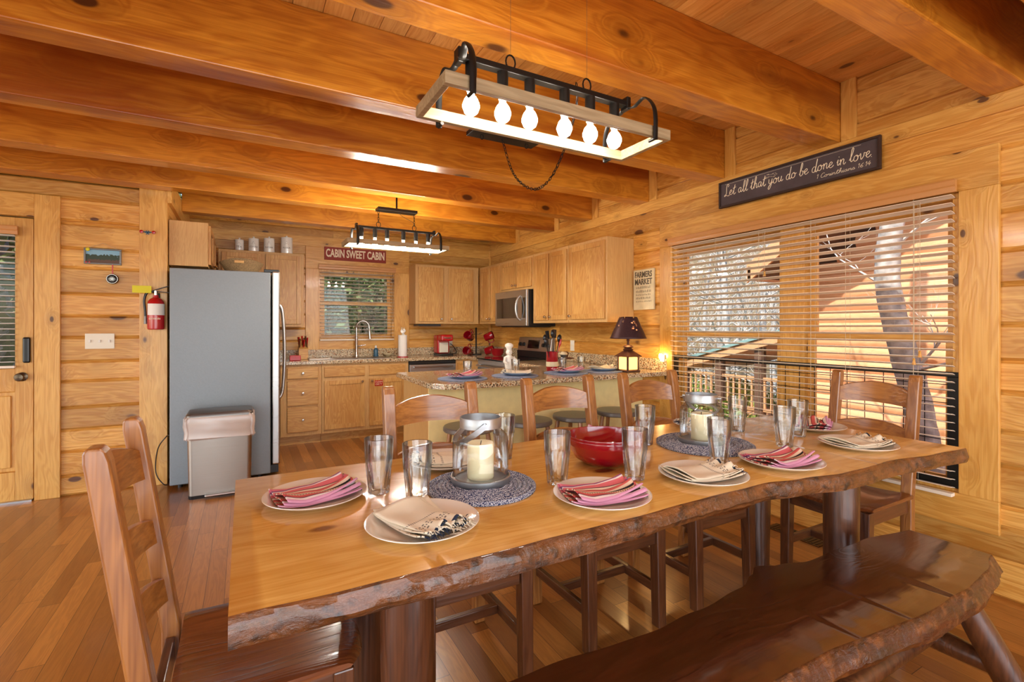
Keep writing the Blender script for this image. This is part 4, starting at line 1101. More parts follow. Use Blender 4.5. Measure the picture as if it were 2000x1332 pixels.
sets = [  # x, y, kind, rotation, plate label, napkin label
 (.182, 1.503, 's', 10, 'cream plate at the left end of the table', 'pink and lavender striped napkin folded on the plate at the left end of the table'),
 (.389, 1.165, 'c', -72, 'cream plate at the near left corner, closest to the camera', 'cream fringed napkin with black stitching on the plate closest to the camera'),
 (.905, 1.105, 's', -14, 'cream plate in front of the red bowl', 'striped napkin with purple crumpled end on the plate in front of the red bowl'),
 (1.32, 1.098, 'c', -8, 'cream plate on the near side, in front of the far lantern', 'cream fringed napkin on the near-side plate in front of the far lantern'),
 (1.70, 1.072, 's', -10, 'cream plate on the near side between two cream-napkin plates', 'red striped napkin on the near-side plate between two cream napkins'),
 (2.225, 1.075, 'c', -12, 'cream plate at the near right corner of the table', 'cream fringed napkin at the near right corner, navy fringe hanging over'),
 (2.44, 1.375, 's', 25, 'cream plate at the right end of the table, by the window chair', 'pink striped napkin on the plate at the right end of the table'),
 (2.0, 1.665, 'c', 170, 'cream plate on the far side, mostly behind the far lantern', 'cream fringed napkin poking out behind the far lantern'),
 (.64, 1.665, 'c', 165, 'cream plate on the far side, behind the near lantern', 'ruffled cream napkin with black stitching behind the near lantern'),
 (1.385, 1.665, 's', 120, 'cream plate on the far side, behind the red bowl', 'striped napkin standing up behind the red bowl')]
usedS = usedC = usedP = False
for (x, y, k, a, pl, nl) in sets:
    p = p0 if not usedP else copy_tree(p0); usedP = True; place(p, (x, y, T), 0, pl)
    if k == 's': q = protoS if not usedS else copy_tree(protoS); usedS = True
    else: q = protoC if not usedC else copy_tree(protoC); usedC = True
    place(q, (x, y, T + .0085), R(a), nl)

def tumbler(H=.165, rt=.043, rb=.032, label='', grp='faceted tumblers on the table'):
    mb = MB(); n = 72; rs = []
    def ring(r, z, fac):
        out = []
        for k in range(n):
            a = 2 * math.pi * k / n; seg = 2 * math.pi / 9; q = (a % seg) / seg - .5
            rr_ = r * (1 - fac * (.10 * (1 - (2 * q) ** 2)))
            out.append((rr_ * math.cos(a), rr_ * math.sin(a), z * H))
        return out
    for (f, z, fc_) in ((.0, 0, 0), (.9, 0, .2), (1, .02, .4), (1.0, .05, 1)): rs.append(ring(rb * max(f, .001), z, fc_))
    rs.append(ring(rb + (rt - rb) * .45, .35, 1)); rs.append(ring(rb + (rt - rb) * .72, .55, 1)); rs.append(ring(rb + (rt - rb) * .80, .585, .3)); rs.append(ring(rb + (rt - rb) * .80, .60, 0))
    for (r, z) in ((rb + (rt - rb) * .93, .8), (rt, .99), (rt - .001, 1.0), (rt - .0025, .99), (rb + (rt - rb) * .90 - .003, .8), (rb + (rt - rb) * .74 - .003, .6), (rb + (rt - rb) * .45 - .006, .35), (rb - .007, .12), (rb - .012, .085), (.0005, .08)): rs.append(ring(r, z, 0))
    mb.rings(rs); o = mb.build('drinking_glass', M['shell'], smooth=24, origin=(0, 0, 0)); return tag(o, label, 'glass', grp)
g0 = tumbler()
glasses = [(.355, 1.472, 'leftmost tumbler, beside the lavender napkin plate'), (.435, 1.352, 'tumbler just left of the near lantern, behind the nearest plate'),
 (.872, 1.285, 'tumbler between the near lantern and the red bowl'), (1.12, 1.20, 'tumbler standing in front of the right side of the red bowl'), (1.49, 1.535, 'tumbler right behind the red bowl'),
 (1.52, 1.19, 'tumbler in front of the far lantern'), (2.07, 1.52, 'tumbler just right of the far lantern, farthest back'), (1.978, 1.23, 'tumbler behind the red striped napkin, front one of a pair'),
 (2.215, 1.315, 'tumbler overlapping the pink napkin plate, back one of a pair'), (.862, 1.63, 'tumbler half hidden behind the right side of the near lantern')]
for i, (x, y, lab) in enumerate(glasses):
    g = g0 if i == 0 else copy_tree(g0); place(g, (x, y, T + .0005), R(17 * i), lab)

def braided_mat(r, label):
    mb = MB(); rs = []
    for k in range(12):
        rr_ = r * (k + .5) / 12; 
        mb.tube([((rr_ + .0006 * math.sin(a * 40 + k)) * math.cos(a), (rr_) * math.sin(a), .006) for a in [2 * math.pi * q / 72 for q in range(72)]], r / 24 * 1.12, 6, closed=True)
    o = mb.build('braided_mat', M['braid'], smooth=60, origin=(0, 0, 0)); return tag(o, label, 'placemat', 'blue braided mats under the lanterns')
place(braided_mat(.168, 'round blue braided mat under the near lantern'), (.645, 1.365, T))
place(braided_mat(.195, 'round blue braided mat under the far lantern'), (1.70, 1.405, T))

def lantern(label, hang):
    L = thing('candle_lantern', label, 'lantern', (0, 0, 0), 'glass candle lanterns')
    mb = MB(); mb.lathe([(0, 0), (.092, 0), (.094, .003), (.094, .020), (.090, .022), (.088, .012), (0, .012)], (0, 0, 0), 48); mb.build('base_tray', M['galv'], L, smooth=40)
    mb = MB()
    pr = [(.080, .014), (.087, .025), (.088, .05), (.088, .125), (.084, .145), (.072, .158), (.064, .165), (.063, .182)]
    mb.lathe(pr, (0, 0, 0), 48)
    bmesh.ops.delete(mb.bm, geom=[f for f in mb.bm.faces if len(f.verts) > 6], context='FACES_ONLY')
    mb.build('glass_jar', M['jar'], L, smooth=50, recalc=True)
    mb = MB(); mb.lathe([(.0655, .172), (.0655, .202), (.0645, .204), (.062, .203), (.062, .173)], (0, 0, 0), 48)
    bmesh.ops.delete(mb.bm, geom=[f for f in mb.bm.faces if len(f.verts) > 6], context='FACES_ONLY')
    mb.build('collar', M['galv'], L, smooth=40)
    mb = MB(); mb.lathe([(0, .012), (.041, .012), (.042, .014), (.042, .118), (.040, .122), (.034, .119), (0, .114)], (0, 0, 0), 40)
    cd = mb.build('candle', M['candle'], L, smooth=40)
    mb = MB(); mb.tube([(0, 0, .114), (.001, 0, .12), (.003, .001, .127)], .0014, 6); mb.build('wick', M['black'], cd)
    # strap handle pivoting on the collar
    mb = MB(); pts = []
    for k in range(17):
        a = math.pi * k / 16; s_ = .079 * math.cos(a); h = .105 * math.sin(a)
        # pivot axis runs along local y; the loop drops to local -x
        pts.append((-h * math.cos(hang), s_, .190 + h * math.sin(hang)))
    P = [Vector(p) for p in pts]
    nrm = Vector((math.sin(hang), 0, math.cos(hang)))
    lo = []; 
    prev = None
    for p in P:
        t = .0012; w = .0085
        d = (p - Vector((0, 0, .190))); d = d.normalized() if d.length > 1e-6 else Vector((0, 1, 0))
        cur = mb.vs([p + nrm * w - d * t, p + nrm * w + d * t, p - nrm * w + d * t, p - nrm * w - d * t])
        if prev:
            for k in range(4): mb.fc([prev[k], prev[(k + 1) % 4], cur[(k + 1) % 4], cur[k]])
        else: mb.fc(list(reversed(cur)))
        prev = cur
    mb.fc(prev); mb.build('handle', M['galv'], L, smooth=50)
    for sy in (-1, 1): mb = MB(); mb.cyl((0, sy * .062, .19), (0, sy * .082, .19), .004, n=10); mb.build('pivot', M['galv'], L)
    return L
place(lantern('glass and galvanised candle lantern on the near mat, handle folded down to the left', R(-38)), (.655, 1.395, T + .011), R(-12))
place(lantern('glass and galvanised candle lantern on the far mat, handle turned away', R(-50)), (1.70, 1.42, T + .011), R(200))

def bowl(label):
    mb = MB(); pr = [(0, 0), (.075, 0), (.082, .004), (.108, .02), (.128, .048), (.136, .07), (.139, .074), (.1385, .078), (.140, .082), (.1395, .086), (.141, .090), (.140, .094), (.1365, .093), (.133, .075), (.122, .046), (.10, .022), (.07, .008), (0, .007)]
    mb.lathe(pr, (0, 0, 0), 56); o = mb.build('bowl', M['red'], smooth=45, origin=(0, 0, 0)); return tag(o, label, 'bowl', 'nested red bowls')
bo = bowl('outermost deep red bowl of the nested stack in the middle of the table'); place(bo, (1.165, 1.405, T))
b2_ = copy_tree(bo); place(b2_, (1.165, 1.405, T + .0105), 0, 'inner red bowl nested in the top of the stack, its inside showing')

# ------------------------------------------------------------------ things on the kitchen counters
CT = .9145
k = thing('knife_block', 'pale knife block full of dark-red handled knives, next to the fridge', 'knife block', (.60, 6.12, CT))
mb = MB(); mb.prism([(-.06, 0), (.07, 0), (.07, .10), (.0, .17), (-.06, .12)], -.05, .05, lambda a, b_, e: (.60 + e, 6.12 - a * -1 - .0, CT + b_)); mb.build('block', M['oakX'], k, bevel=.004)
random.seed(12)
for i in range(9):
    a = .56 + (i % 3) * .04; row = i // 3
    p = Vector((a, 6.12 - .035 + row * .03, CT + .135 + row * .012)); q = p + Vector((random.uniform(-.02, .02), -.05, .085 + random.uniform(0, .025)))
    mb = MB(); mb.tube([p, p.lerp(q, .2), p.lerp(q, .6), q], [.005, .009, .008, .0095], 8); mb.build('knife_handle', M['redpl'] if i % 2 else M['stainedX'], k, smooth=50)
o = MB().box(.44, .555, 5.88, 5.98, CT, CT + .058).build('tray', M['redpl'], bevel=.006); tag(o, 'small bright red box on the counter edge beside the fridge', 'box')
o = MB().box(.64, .86, 5.88, 6.06, CT, CT + .014).build('dish_mat', M['whitemat'], bevel=.006); tag(o, 'folded white drying mat on the granite by the knife block', 'mat')
s = thing('soap_bottle', 'teal-blue dish soap bottle behind the sink', 'bottle', (1.47, YB - .10, CT))
mb = MB(); mb.lathe([(0, 0), (.03, 0), (.033, .01), (.028, .05), (.032, .075), (.02, .1), (.012, .11), (0, .11)], (1.47, YB - .10, CT), 24); mb.build('body', M['blue'], s, smooth=50)
mb = MB(); mb.lathe([(0, .11), (.014, .11), (.014, .125), (.007, .14), (0, .14)], (1.47, YB - .10, CT), 16); mb.build('cap', M['whitemat'], s, smooth=40)
mb = MB(); mb.lathe([(0, 0), (.03, 0), (.06, .03), (.065, .038), (.055, .036), (.03, .01), (0, .008)], (1.62, YB - .11, CT), 28); tag(mb.build('soap_dish', M['signcream'], smooth=50), 'shell-like cream soap dish between the blue bottle and paper towels', 'dish')
p = thing('paper_towel_holder', 'white paper towel roll on a red base right of the sink', 'paper towel', (1.735, 5.98, CT))
mb = MB(); mb.lathe([(0, 0), (.07, 0), (.07, .008), (0, .009)], (1.735, 5.98, CT), 28); mb.build('base', M['redpl'], p, smooth=40)
mb = MB(); mb.lathe([(0, .01), (.054, .01), (.055, .012), (.055, .272), (.053, .274), (.02, .274), (0, .27)], (1.735, 5.98, CT), 32); mb.build('roll', M['paper'], p, smooth=40)
mb = MB(); mb.grid(lambda u, v: (1.71 + .05 * u + .012 * math.sin(9 * v + 3 * u), 5.95 + .02 * math.sin(7 * u), CT + .272 + .10 * v - .045 * u * v * (1 + math.sin(5 * u))), 8, 8); mb.build('loose_sheet', M['paper'], p, smooth=70, solid=.002)
c = thing('coffee_maker', 'bright red single-cup coffee maker on the back counter', 'coffee maker', (2.33, 6.12, CT))
CX, CY = 2.33, 6.12
MB().box(CX - .085, CX + .085, CY - .14, CY + .16, CT, CT + .022).build('drip_base', M['black'], c, bevel=.006)
MB().box(CX - .085, CX + .085, CY - .0, CY + .16, CT + .022, CT + .27).build('body', M['redpl'], c, bevel=.02, seg=3)
MB().box(CX - .085, CX + .085, CY - .14, CY + .0, CT + .19, CT + .275).build('brew_head', M['redpl'], c, bevel=.02, seg=3)
MB().box(CX - .062, CX + .062, CY - .012, CY + .0, CT + .035, CT + .17).build('panel', M['switch'], c, bevel=.004)
mb = MB(); mb.tube([(CX - .05, CY - .145, CT + .235), (CX, CY - .158, CT + .232), (CX + .05, CY - .145, CT + .235)], .007, 8); mb.build('handle', M['chrome'], c, smooth=50)
def outlet(label, F, u, v):
    o = thing('wall_outlet', label, 'outlet', F(u, v, 0))
    MB().fbox(F, u - .036, u + .036, v - .058, v + .058, 0, .007).build('cover_plate', M['switch'], o, bevel=.003)
    mb = MB()
    for dv in (-.027, .027): mb.fbox(F, u - .017, u + .017, v + dv - .015, v + dv + .015, .007, .0095)
    mb.build('receptacle', M['whitemat'], o, bevel=.002); return o
o = outlet('ivory outlet with a black plug, right of the red coffee maker', FB, 2.515, 1.085)
mb = MB(); mb.tube(smoothpts([FB(2.515, 1.055, .01), FB(2.52, 1.05, .045), FB(2.56, 1.0, .06), FB(2.58, .935, .08), FB(2.52, .925, .12), FB(2.46, .93, .14)], 5), .005, 6); mb.build('plug_cord', M['black'], o, smooth=60)
outlet('ivory outlet on the right wall between utensil crock and lamp', FR, 4.33, 1.085)
# mug tree
mt = thing('mug_tree', 'dark metal mug tree standing in the counter corner', 'mug rack', (2.76, 6.02, CT))
mb = MB(); mb.lathe([(0, 0), (.075, 0), (.075, .01), (.012, .014), (.011, .02), (.011, .35), (.016, .36), (0, .37)], (2.76, 6.02, CT), 24); mb.build('stand', M['blackmetal'], mt, smooth=40)
mb = MB()
for zz in (.14, .28):
    for a in (20, 160, 200, 340): mb.tube(smoothpts([(2.76, 6.02, CT + zz), (2.76 + .06 * math.cos(R(a)), 6.02 + .06 * math.sin(R(a)), CT + zz), (2.76 + .085 * math.cos(R(a)), 6.02 + .085 * math.sin(R(a)), CT + zz + .02)], 3), .003, 6)
mb.build('hooks', M['blackmetal'], mt)
def mug():
    g = thing('mug', '', 'mug', (0, 0, 0), 'red mugs on the mug tree')
    mb = MB(); mb.lathe([(0, 0), (.032, 0), (.036, .004), (.041, .085), (.041, .09), (.037, .09), (.033, .008), (0, .006)], (0, 0, 0), 28); mb.build('cup', M['red'], g, smooth=45)
    mb = MB(); mb.tube(smoothpts([(.038, 0, .075), (.062, 0, .072), (.07, 0, .048), (.06, 0, .022), (.036, 0, .018)], 4), .005, 8); mb.build('handle', M['red'], g, smooth=60); return g
mg = mug()
for i, (dx, dz, ry, lab) in enumerate(((-.085, .205, -62, 'red mug hanging upper left on the mug tree'), (.085, .205, 62, 'red mug hanging upper right on the mug tree'), (-.09, .045, -75, 'red mug hanging lower left on the mug tree'), (.09, .045, 70, 'red mug hanging lower right on the mug tree'))):
    g = mg if i == 0 else copy_tree(mg); g['label'] = lab; g.scale = (1.35, 1.35, 1.35); g.location = (2.76 + dx * 1.2, 5.96, CT + dz * 1.15 - .01); g.rotation_euler = (R(35), R(ry), 0)
# red dish and chef figurine, crock, cake stand, muffins
mb = MB(); mb.lathe([(0, 0), (.06, 0), (.085, .04), (.09, .085), (.095, .09), (.086, .09), (.078, .04), (0, .01)], (2.90, 5.66, CT), 32); tag(mb.build('casserole', M['red'], smooth=45), 'red casserole dish on the counter just left of the range', 'dish')
ch = thing('chef_figurine', 'small white ceramic chef figurine on the breakfast bar by the range', 'figurine', (2.08, 3.83, CT))
def fg(prof, c_, name, mat): mb = MB(); mb.lathe(prof, c_, 24); return mb.build(name, mat, ch, smooth=60)
fg([(0, 0), (.026, 0), (.03, .02), (.033, .05), (.028, .085), (.014, .098), (0, .1)], (2.08, 3.83, CT), 'body', M['white'])
fg([(0, 0), (.016, .004), (.023, .02), (.018, .038), (0, .044)], (2.08, 3.83, CT + .094), 'head', M['white'])
fg([(0, 0), (.018, 0), (.018, .016), (.029, .03), (.028, .044), (.014, .054), (0, .056)], (2.08, 3.83, CT + .128), 'chef_hat', M['white'])
mb = MB(); mb.tube([(2.052, 3.826, CT + .08), (2.035, 3.81, CT + .05), (2.05, 3.80, CT + .04)], [.012, .011, .010], 8); mb.build('arm', M['white'], ch, smooth=60)
mb = MB(); mb.tube([(2.108, 3.826, CT + .08), (2.125, 3.81, CT + .05), (2.11, 3.80, CT + .04)], [.012, .011, .010], 8); mb.build('arm', M['white'], ch, smooth=60)
mb = MB()
for dx in (-.008, .008): mb.lathe([(0, -.002), (.003, 0), (0, .002)], (2.08 + dx, 3.808, CT + .117), 8)
mb.build('eyes', M['black'], ch); ch.scale = (1.35, 1.35, 1.25)
u = thing('utensil_crock', 'tall red crock full of black cooking utensils on the breakfast bar', 'crock', (2.276, 3.43, CT))
mb = MB(); mb.lathe([(0, 0), (.046, 0), (.05, .01), (.05, .15), (.054, .165), (.05, .165), (.046, .155), (.044, .012), (0, .01)], (2.276, 3.43, CT), 32); mb.build('jar', M['red'], u, smooth=40)
mb = MB(); mb.lathe([(.0505, .04), (.0512, .045), (.0512, .075), (.0505, .08)], (2.276, 3.43, CT), 32); mb.build('band', M['signcream'], u, smooth=40)
for i, (dx, dy, h, kind) in enumerate(((-.06, .0, .30, 0), (-.03, .02, .33, 1), (.0, -.01, .34, 0), (.035, .02, .34, 1), (.065, .0, .30, 0), (.05, -.03, .26, 2), (-.07, -.03, .27, 0))):
    b0 = Vector((2.276 + dx * .25, 3.43 + dy * .3, CT + .03)); b1_ = Vector((2.276 + dx, 3.43 + dy, CT + h - .06)); e1 = b1_ + (b1_ - b0).normalized() * .07
    mb = MB(); mb.tube([b0, b1_], .004, 6); m_ = (b1_ + e1) / 2; d_ = (e1 - b1_).normalized()
    if kind == 0: mb.tube([b1_, b1_.lerp(e1, .2), m_, b1_.lerp(e1, .85), e1], [.004, .016, .024, .018, .004], 12, flat=.5)
    elif kind == 1: mb.bar(b1_, e1, .035, .004, (0, 1, 0))
    else: mb.tube([b1_, m_, e1], [.004, .012, .006], 8)
    mb.build('utensil', M['redpl'] if kind == 2 else M['black'], u, smooth=50)
cs = thing('cake_stand', 'clear-rimmed bronze cake stand holding muffins on the breakfast bar', 'cake stand', (2.50, 3.63, CT))
mb = MB(); mb.lathe([(0, 0), (.055, 0), (.05, .008), (.012, .02), (.012, .075), (.03, .085), (.12, .088), (.122, .094), (0, .094)], (2.50, 3.63, CT), 40); mb.build('stand', M['rust'], cs, smooth=40)
for i, (dx, dy, lab) in enumerate(((-.075, -.02, 'frosted muffin at the left of the cake stand'), (.0, -.05, 'frosted muffin at the front of the cake stand'), (.065, .02, 'dark muffin at the right of the cake stand'))):
    mf = thing('muffin', lab, 'muffin', (2.50 + dx, 3.63 + dy, CT + .0945), 'muffins on the cake stand'); c_ = (2.50 + dx, 3.63 + dy, CT + .0945)
    mb = MB(); mb.lathe([(0, 0), (.022, 0), (.03, .03), (0, .031)], c_, 20); mb.build('paper_case', M['tin'] if i < 2 else M['stainedX'], mf, smooth=30)
    mb = MB(); mb.lathe([(0, .03), (.034, .031), (.033, .042), (.02, .054), (0, .057)], c_, 20); mb.build('top', M['signcream'] if i < 2 else M['stainedX'], mf, smooth=60)
# lamp
l = thing('table_lamp', 'rustic lantern-base table lamp with a pierced plum shade, lit', 'lamp', (2.81, 3.09, CT))
LX, LY = 2.81, 3.09
MB().box(LX - .07, LX + .07, LY - .07, LY + .07, CT, CT + .014).build('base', M['rust'], l, bevel=.003)
for sx in (-1, 1):
    for sy in (-1, 1): MB().box(LX + sx * .056 - .006, LX + sx * .056 + .006, LY + sy * .056 - .006, LY + sy * .056 + .006, CT + .014, CT + .125).build('corner_post', M['rust'], l)
for (a, b_, c_, d_) in ((-.05, .05, -.057, -.055), (-.05, .05, .055, .057), (-.057, -.055, -.05, .05), (.055, .057, -.05, .05)): MB().box(LX + a, LX + b_, LY + c_, LY + d_, CT + .02, CT + .12).build('glowing_pane', M['warm'], l)
mb = MB(); mb.rings([[(LX + sx * r_, LY + sy * r_, CT + z_) for sx, sy in ((-1, -1), (1, -1), (1, 1), (-1, 1))] for r_, z_ in ((.078, .125), (.078, .131), (.035, .168), (.03, .172))]); mb.build('lantern_roof', M['rust'], l)
mb = MB(); mb.lathe([(0, .17), (.03, .17), (.045, .18), (.028, .195), (.045, .205), (.028, .218), (.01, .225), (.01, .25), (.014, .255), (.014, .30), (0, .30)], (LX, LY, CT), 24); mb.build('neck', M['rust'], l, smooth=40)
mb = MB(); n = 48; rr0, rr1 = .150, .072; z0_, z1_ = CT + .275, CT + .455
mb.grid(lambda u_, v_: (LX + (rr0 + (rr1 - rr0) * v_) * math.cos(2 * math.pi * u_), LY + (rr0 + (rr1 - rr0) * v_) * math.sin(2 * math.pi * u_), z0_ + (z1_ - z0_) * v_), 64, 16)
# punched pattern
kill = []
for fidx, f_ in enumerate(mb.bm.faces):
    cc = f_.calc_center_median(); a = math.atan2(cc.y - LY, cc.x - LX); t = (cc.z - z0_) / (z1_ - z0_)
    seg = math.pi / 3; q = ((a + .25) % seg) / seg - .5
    rr_ = math.hypot(q * 1.25, (t - .62) * 1.2)
    if (.14 < rr_ < .30 and random.random() < .33) or (t > .92 and random.random() < .3): kill.append(f_)
bmesh.ops.delete(mb.bm, geom=kill, context='FACES')
mb.build('lamp_shade', M['shade'], l, smooth=60, solid=.0015)
mb = MB(); mb.lathe([(0, .0), (.012, .0), (.028, .04), (.02, .065), (0, .07)], (LX, LY, CT + .30), 20); mb.build('bulb', M['bulbwarm'], l, smooth=60)
mb = MB(); mb.tube(smoothpts([(LX - .06, LY + .05, CT + .02), (LX - .13, LY + .12, CT + .006), (LX - .05, LY + .25, CT + .006), (XR - .06, LY + .3, CT + .05)], 5), .003, 6); mb.build('lamp_cord', M['black'], l, smooth=60)
nl = thing('night_light', 'small amber night light plugged in by the window casing', 'light', (3.10, 3.0, 1.02))
MB().fbox(FR, 2.975, 3.025, .99, 1.05, .02, .035).build('base', M['switch'], nl, bevel=.004)
mb = MB(); mb.lathe([(0, 0), (.01, 0), (.016, .02), (.01, .038), (0, .04)], (XR - .05, 3.0, 1.02), 16); mb.build('bulb', M['bulbwarm'], nl, smooth=60)
# breakfast bar places
blue_p = plate('', M['blueplate'], .115, 'blue plates on the breakfast bar')
short = tumbler(.105, .036, .030, '', 'short tumblers on the breakfast bar')
bm0 = None
for i, (x, kd, ang, where) in enumerate(((1.37, 's', 15, 'at the left end of the breakfast bar'), (1.80, 'c', 150, 'second from the left on the breakfast bar'), (2.27, 's', 0, 'third from the left on the breakfast bar'), (2.63, 'c', 10, 'at the right end of the breakfast bar, by the lamp'))):
    if bm0 is None:
        mb = MB(); mb.lathe([(0, 0), (.175, 0), (.178, .003), (.175, .006), (0, .006)], (0, 0, 0), 56); bm0 = mb.build('round_placemat', M['rope'], smooth=40, origin=(0, 0, 0)); tag(bm0, '', 'placemat', 'blue placemats on the breakfast bar'); mm = bm0; pp = blue_p; gg = short
    else: mm = copy_tree(bm0); pp = copy_tree(blue_p); gg = copy_tree(short)
    place(mm, (x, 3.22, CT), 0, 'round blue placemat ' + where); place(pp, (x + .02, 3.22, CT + .0065), 0, 'small blue-grey plate ' + where)
    q = copy_tree(protoS if kd == 's' else protoC); q['group'] = 'napkins on the breakfast bar'
    place(q, (x + .02, 3.22, CT + .0145), R(ang), ('striped' if kd == 's' else 'cream') + ' napkin ' + where)
    gx, gy = (x + .16, 3.50) if i < 3 else (x + .02, 3.52)
    place(gg, (gx, gy, CT + .0005), R(20 * i), 'short tumbler behind the place ' + where)
# canisters and basket over the fridge side
CZ = UZ1 + .031
for i, (x, r_, h_, w_) in enumerate(((-.045, .043, .125, 'TEA'), (.095, .052, .15, 'COFFEE'), (.25, .055, .165, 'SUGAR'), (.43, .062, .19, 'FLOUR'))):
    c = thing('canister', 'white %s canister on top of the wall cabinet' % w_, 'canister', (x, 6.16, CZ), 'white canisters')
    mb = MB(); mb.lathe([(0, 0), (r_, 0), (r_ + .001, .004), (r_, h_ * .9), (r_ - .002, h_ * .91), (r_ + .001, h_ * .92), (r_, h_ * .985), (r_ - .008, h_), (0, h_ * 1.002)], (x, 6.16, CZ), 36); b_ = mb.build('body', M['white'], c, smooth=35)
    mb = MB(); mb.lathe([(0, h_), (.006, h_), (.005, h_ + .006), (.011, h_ + .012), (.009, h_ + .02), (0, h_ + .022)], (x, 6.16, CZ), 14); mb.build('lid_knob', M['white'], c, smooth=50)
    Fc = lambda uu, vv, ww, x=x, r_=r_: (x + (r_ + .0012 + ww) * math.sin(uu / r_ - .08), 6.16 - (r_ + .0012 + ww) * math.cos(uu / r_ - .08), CZ + vv)
    text_mesh('lettering', w_, .032 if len(w_) < 5 else .026, lambda a, b2, e, h_=h_, Fc=Fc: Fc(a, h_ * .34 + b2, e), M['taupe'], c, ex=.0003)
    mb = MB()
    for (a0, v0_, a1, v1_) in ((-.02, .55, .02, .55), (-.014, .6, .014, .6), (-.01, .66, .0, .74), (.0, .74, .01, .66), (-.022, .2, .022, .2)): mb.bar(Fc(a0, h_ * v0_, .0003), Fc(a1, h_ * v1_, .0003), .0016, .0008, (0, 1, 0))
    mb.build('printed_house_mark', M['taupe'], c)
bk = thing('wicker_basket', 'woven straw basket lying tilted on top of the fridge', 'basket', (-.02, 5.05, 1.757))
BX, BY, BZ = -.02, 5.05, 1.757
mb = MB(); prof = [(.10, 0), (.13, .03), (.155, .07), (.172, .105), (.178, .12), (.17, .122), (.145, .07), (.12, .03), (.09, .012), (0, .01)]
mb.lathe([(0, 0)] + prof, (BX, BY, BZ), 44, squash=.7)
for v in mb.bm.verts: v.co.x += .004 * math.sin(v.co.z * 420) ; v.co.y += .003 * math.cos(v.co.z * 420)
for v in mb.bm.verts:
    if v.co.z > BZ + .1: v.co.z += .03 * math.cos((v.co.x - BX) * 9) - .012
mb.build('woven_body', M['wicker'], bk, smooth=60)
mb = MB(); mb.box(BX - .055, BX + .02, BY - .125, BY - .118, BZ + .095, BZ + .118); mb.build('handle_grip', M['oakX'], bk, bevel=.003)

# ------------------------------------------------------------------ signs
sg = thing('wall_sign', 'red painted sign reading CABIN SWEET CABIN above the sink window', 'sign', (1.235, YB - .03, 2.12))
MB().fbox(FB, .862, 1.615, 2.115, 2.275, .021, .035).build('board', M['signred'], sg, bevel=.002)
text_mesh('lettering', 'CABIN SWEET CABIN', .125, lambda a, b_, e: FB(1.238 + a, 2.196 + b_ * 1.08, .0352 + e), M['cream'], sg, sx=.60, bold=.0035)
fm = thing('wall_sign', 'distressed cream FARMERS MARKET sign beside the window casing', 'sign', (XR, 3.23, 1.43))
FS = lambda a, b_, e: (XR - .004 - e, 3.232 - a, 1.62 + b_)
MB().fbox(FS, -.125, .125, -.18, .18, 0, .02).build('board', M['signcream'], fm, bevel=.003)
text_mesh('lettering', 'FARMERS', .072, lambda a, b_, e: FS(a, .132 + b_, .0202 + e), M['taupe'], fm, sx=.72, bold=.002)
text_mesh('lettering', 'MARKET', .072, lambda a, b_, e: FS(a, .068 + b_, .0202 + e), M['taupe'], fm, sx=.78, bold=.002)
mb = MB(); random.seed(21)
for row, (v_, h_) in enumerate(((.02, .022), (-.015, .022), (-.045, .014), (-.075, .016), (-.105, .012))):
    x = -.09
    while x < .09:
        w_ = random.uniform(.006, .014); mb.fbox(FS, x, x + w_ * .45, v_ - h_ / 2, v_ + h_ / 2 * random.choice((1, .3, .8)), .0201, .0206); x += w_ + .003
mb.build('worn_small_print', M['taupe'], fm)

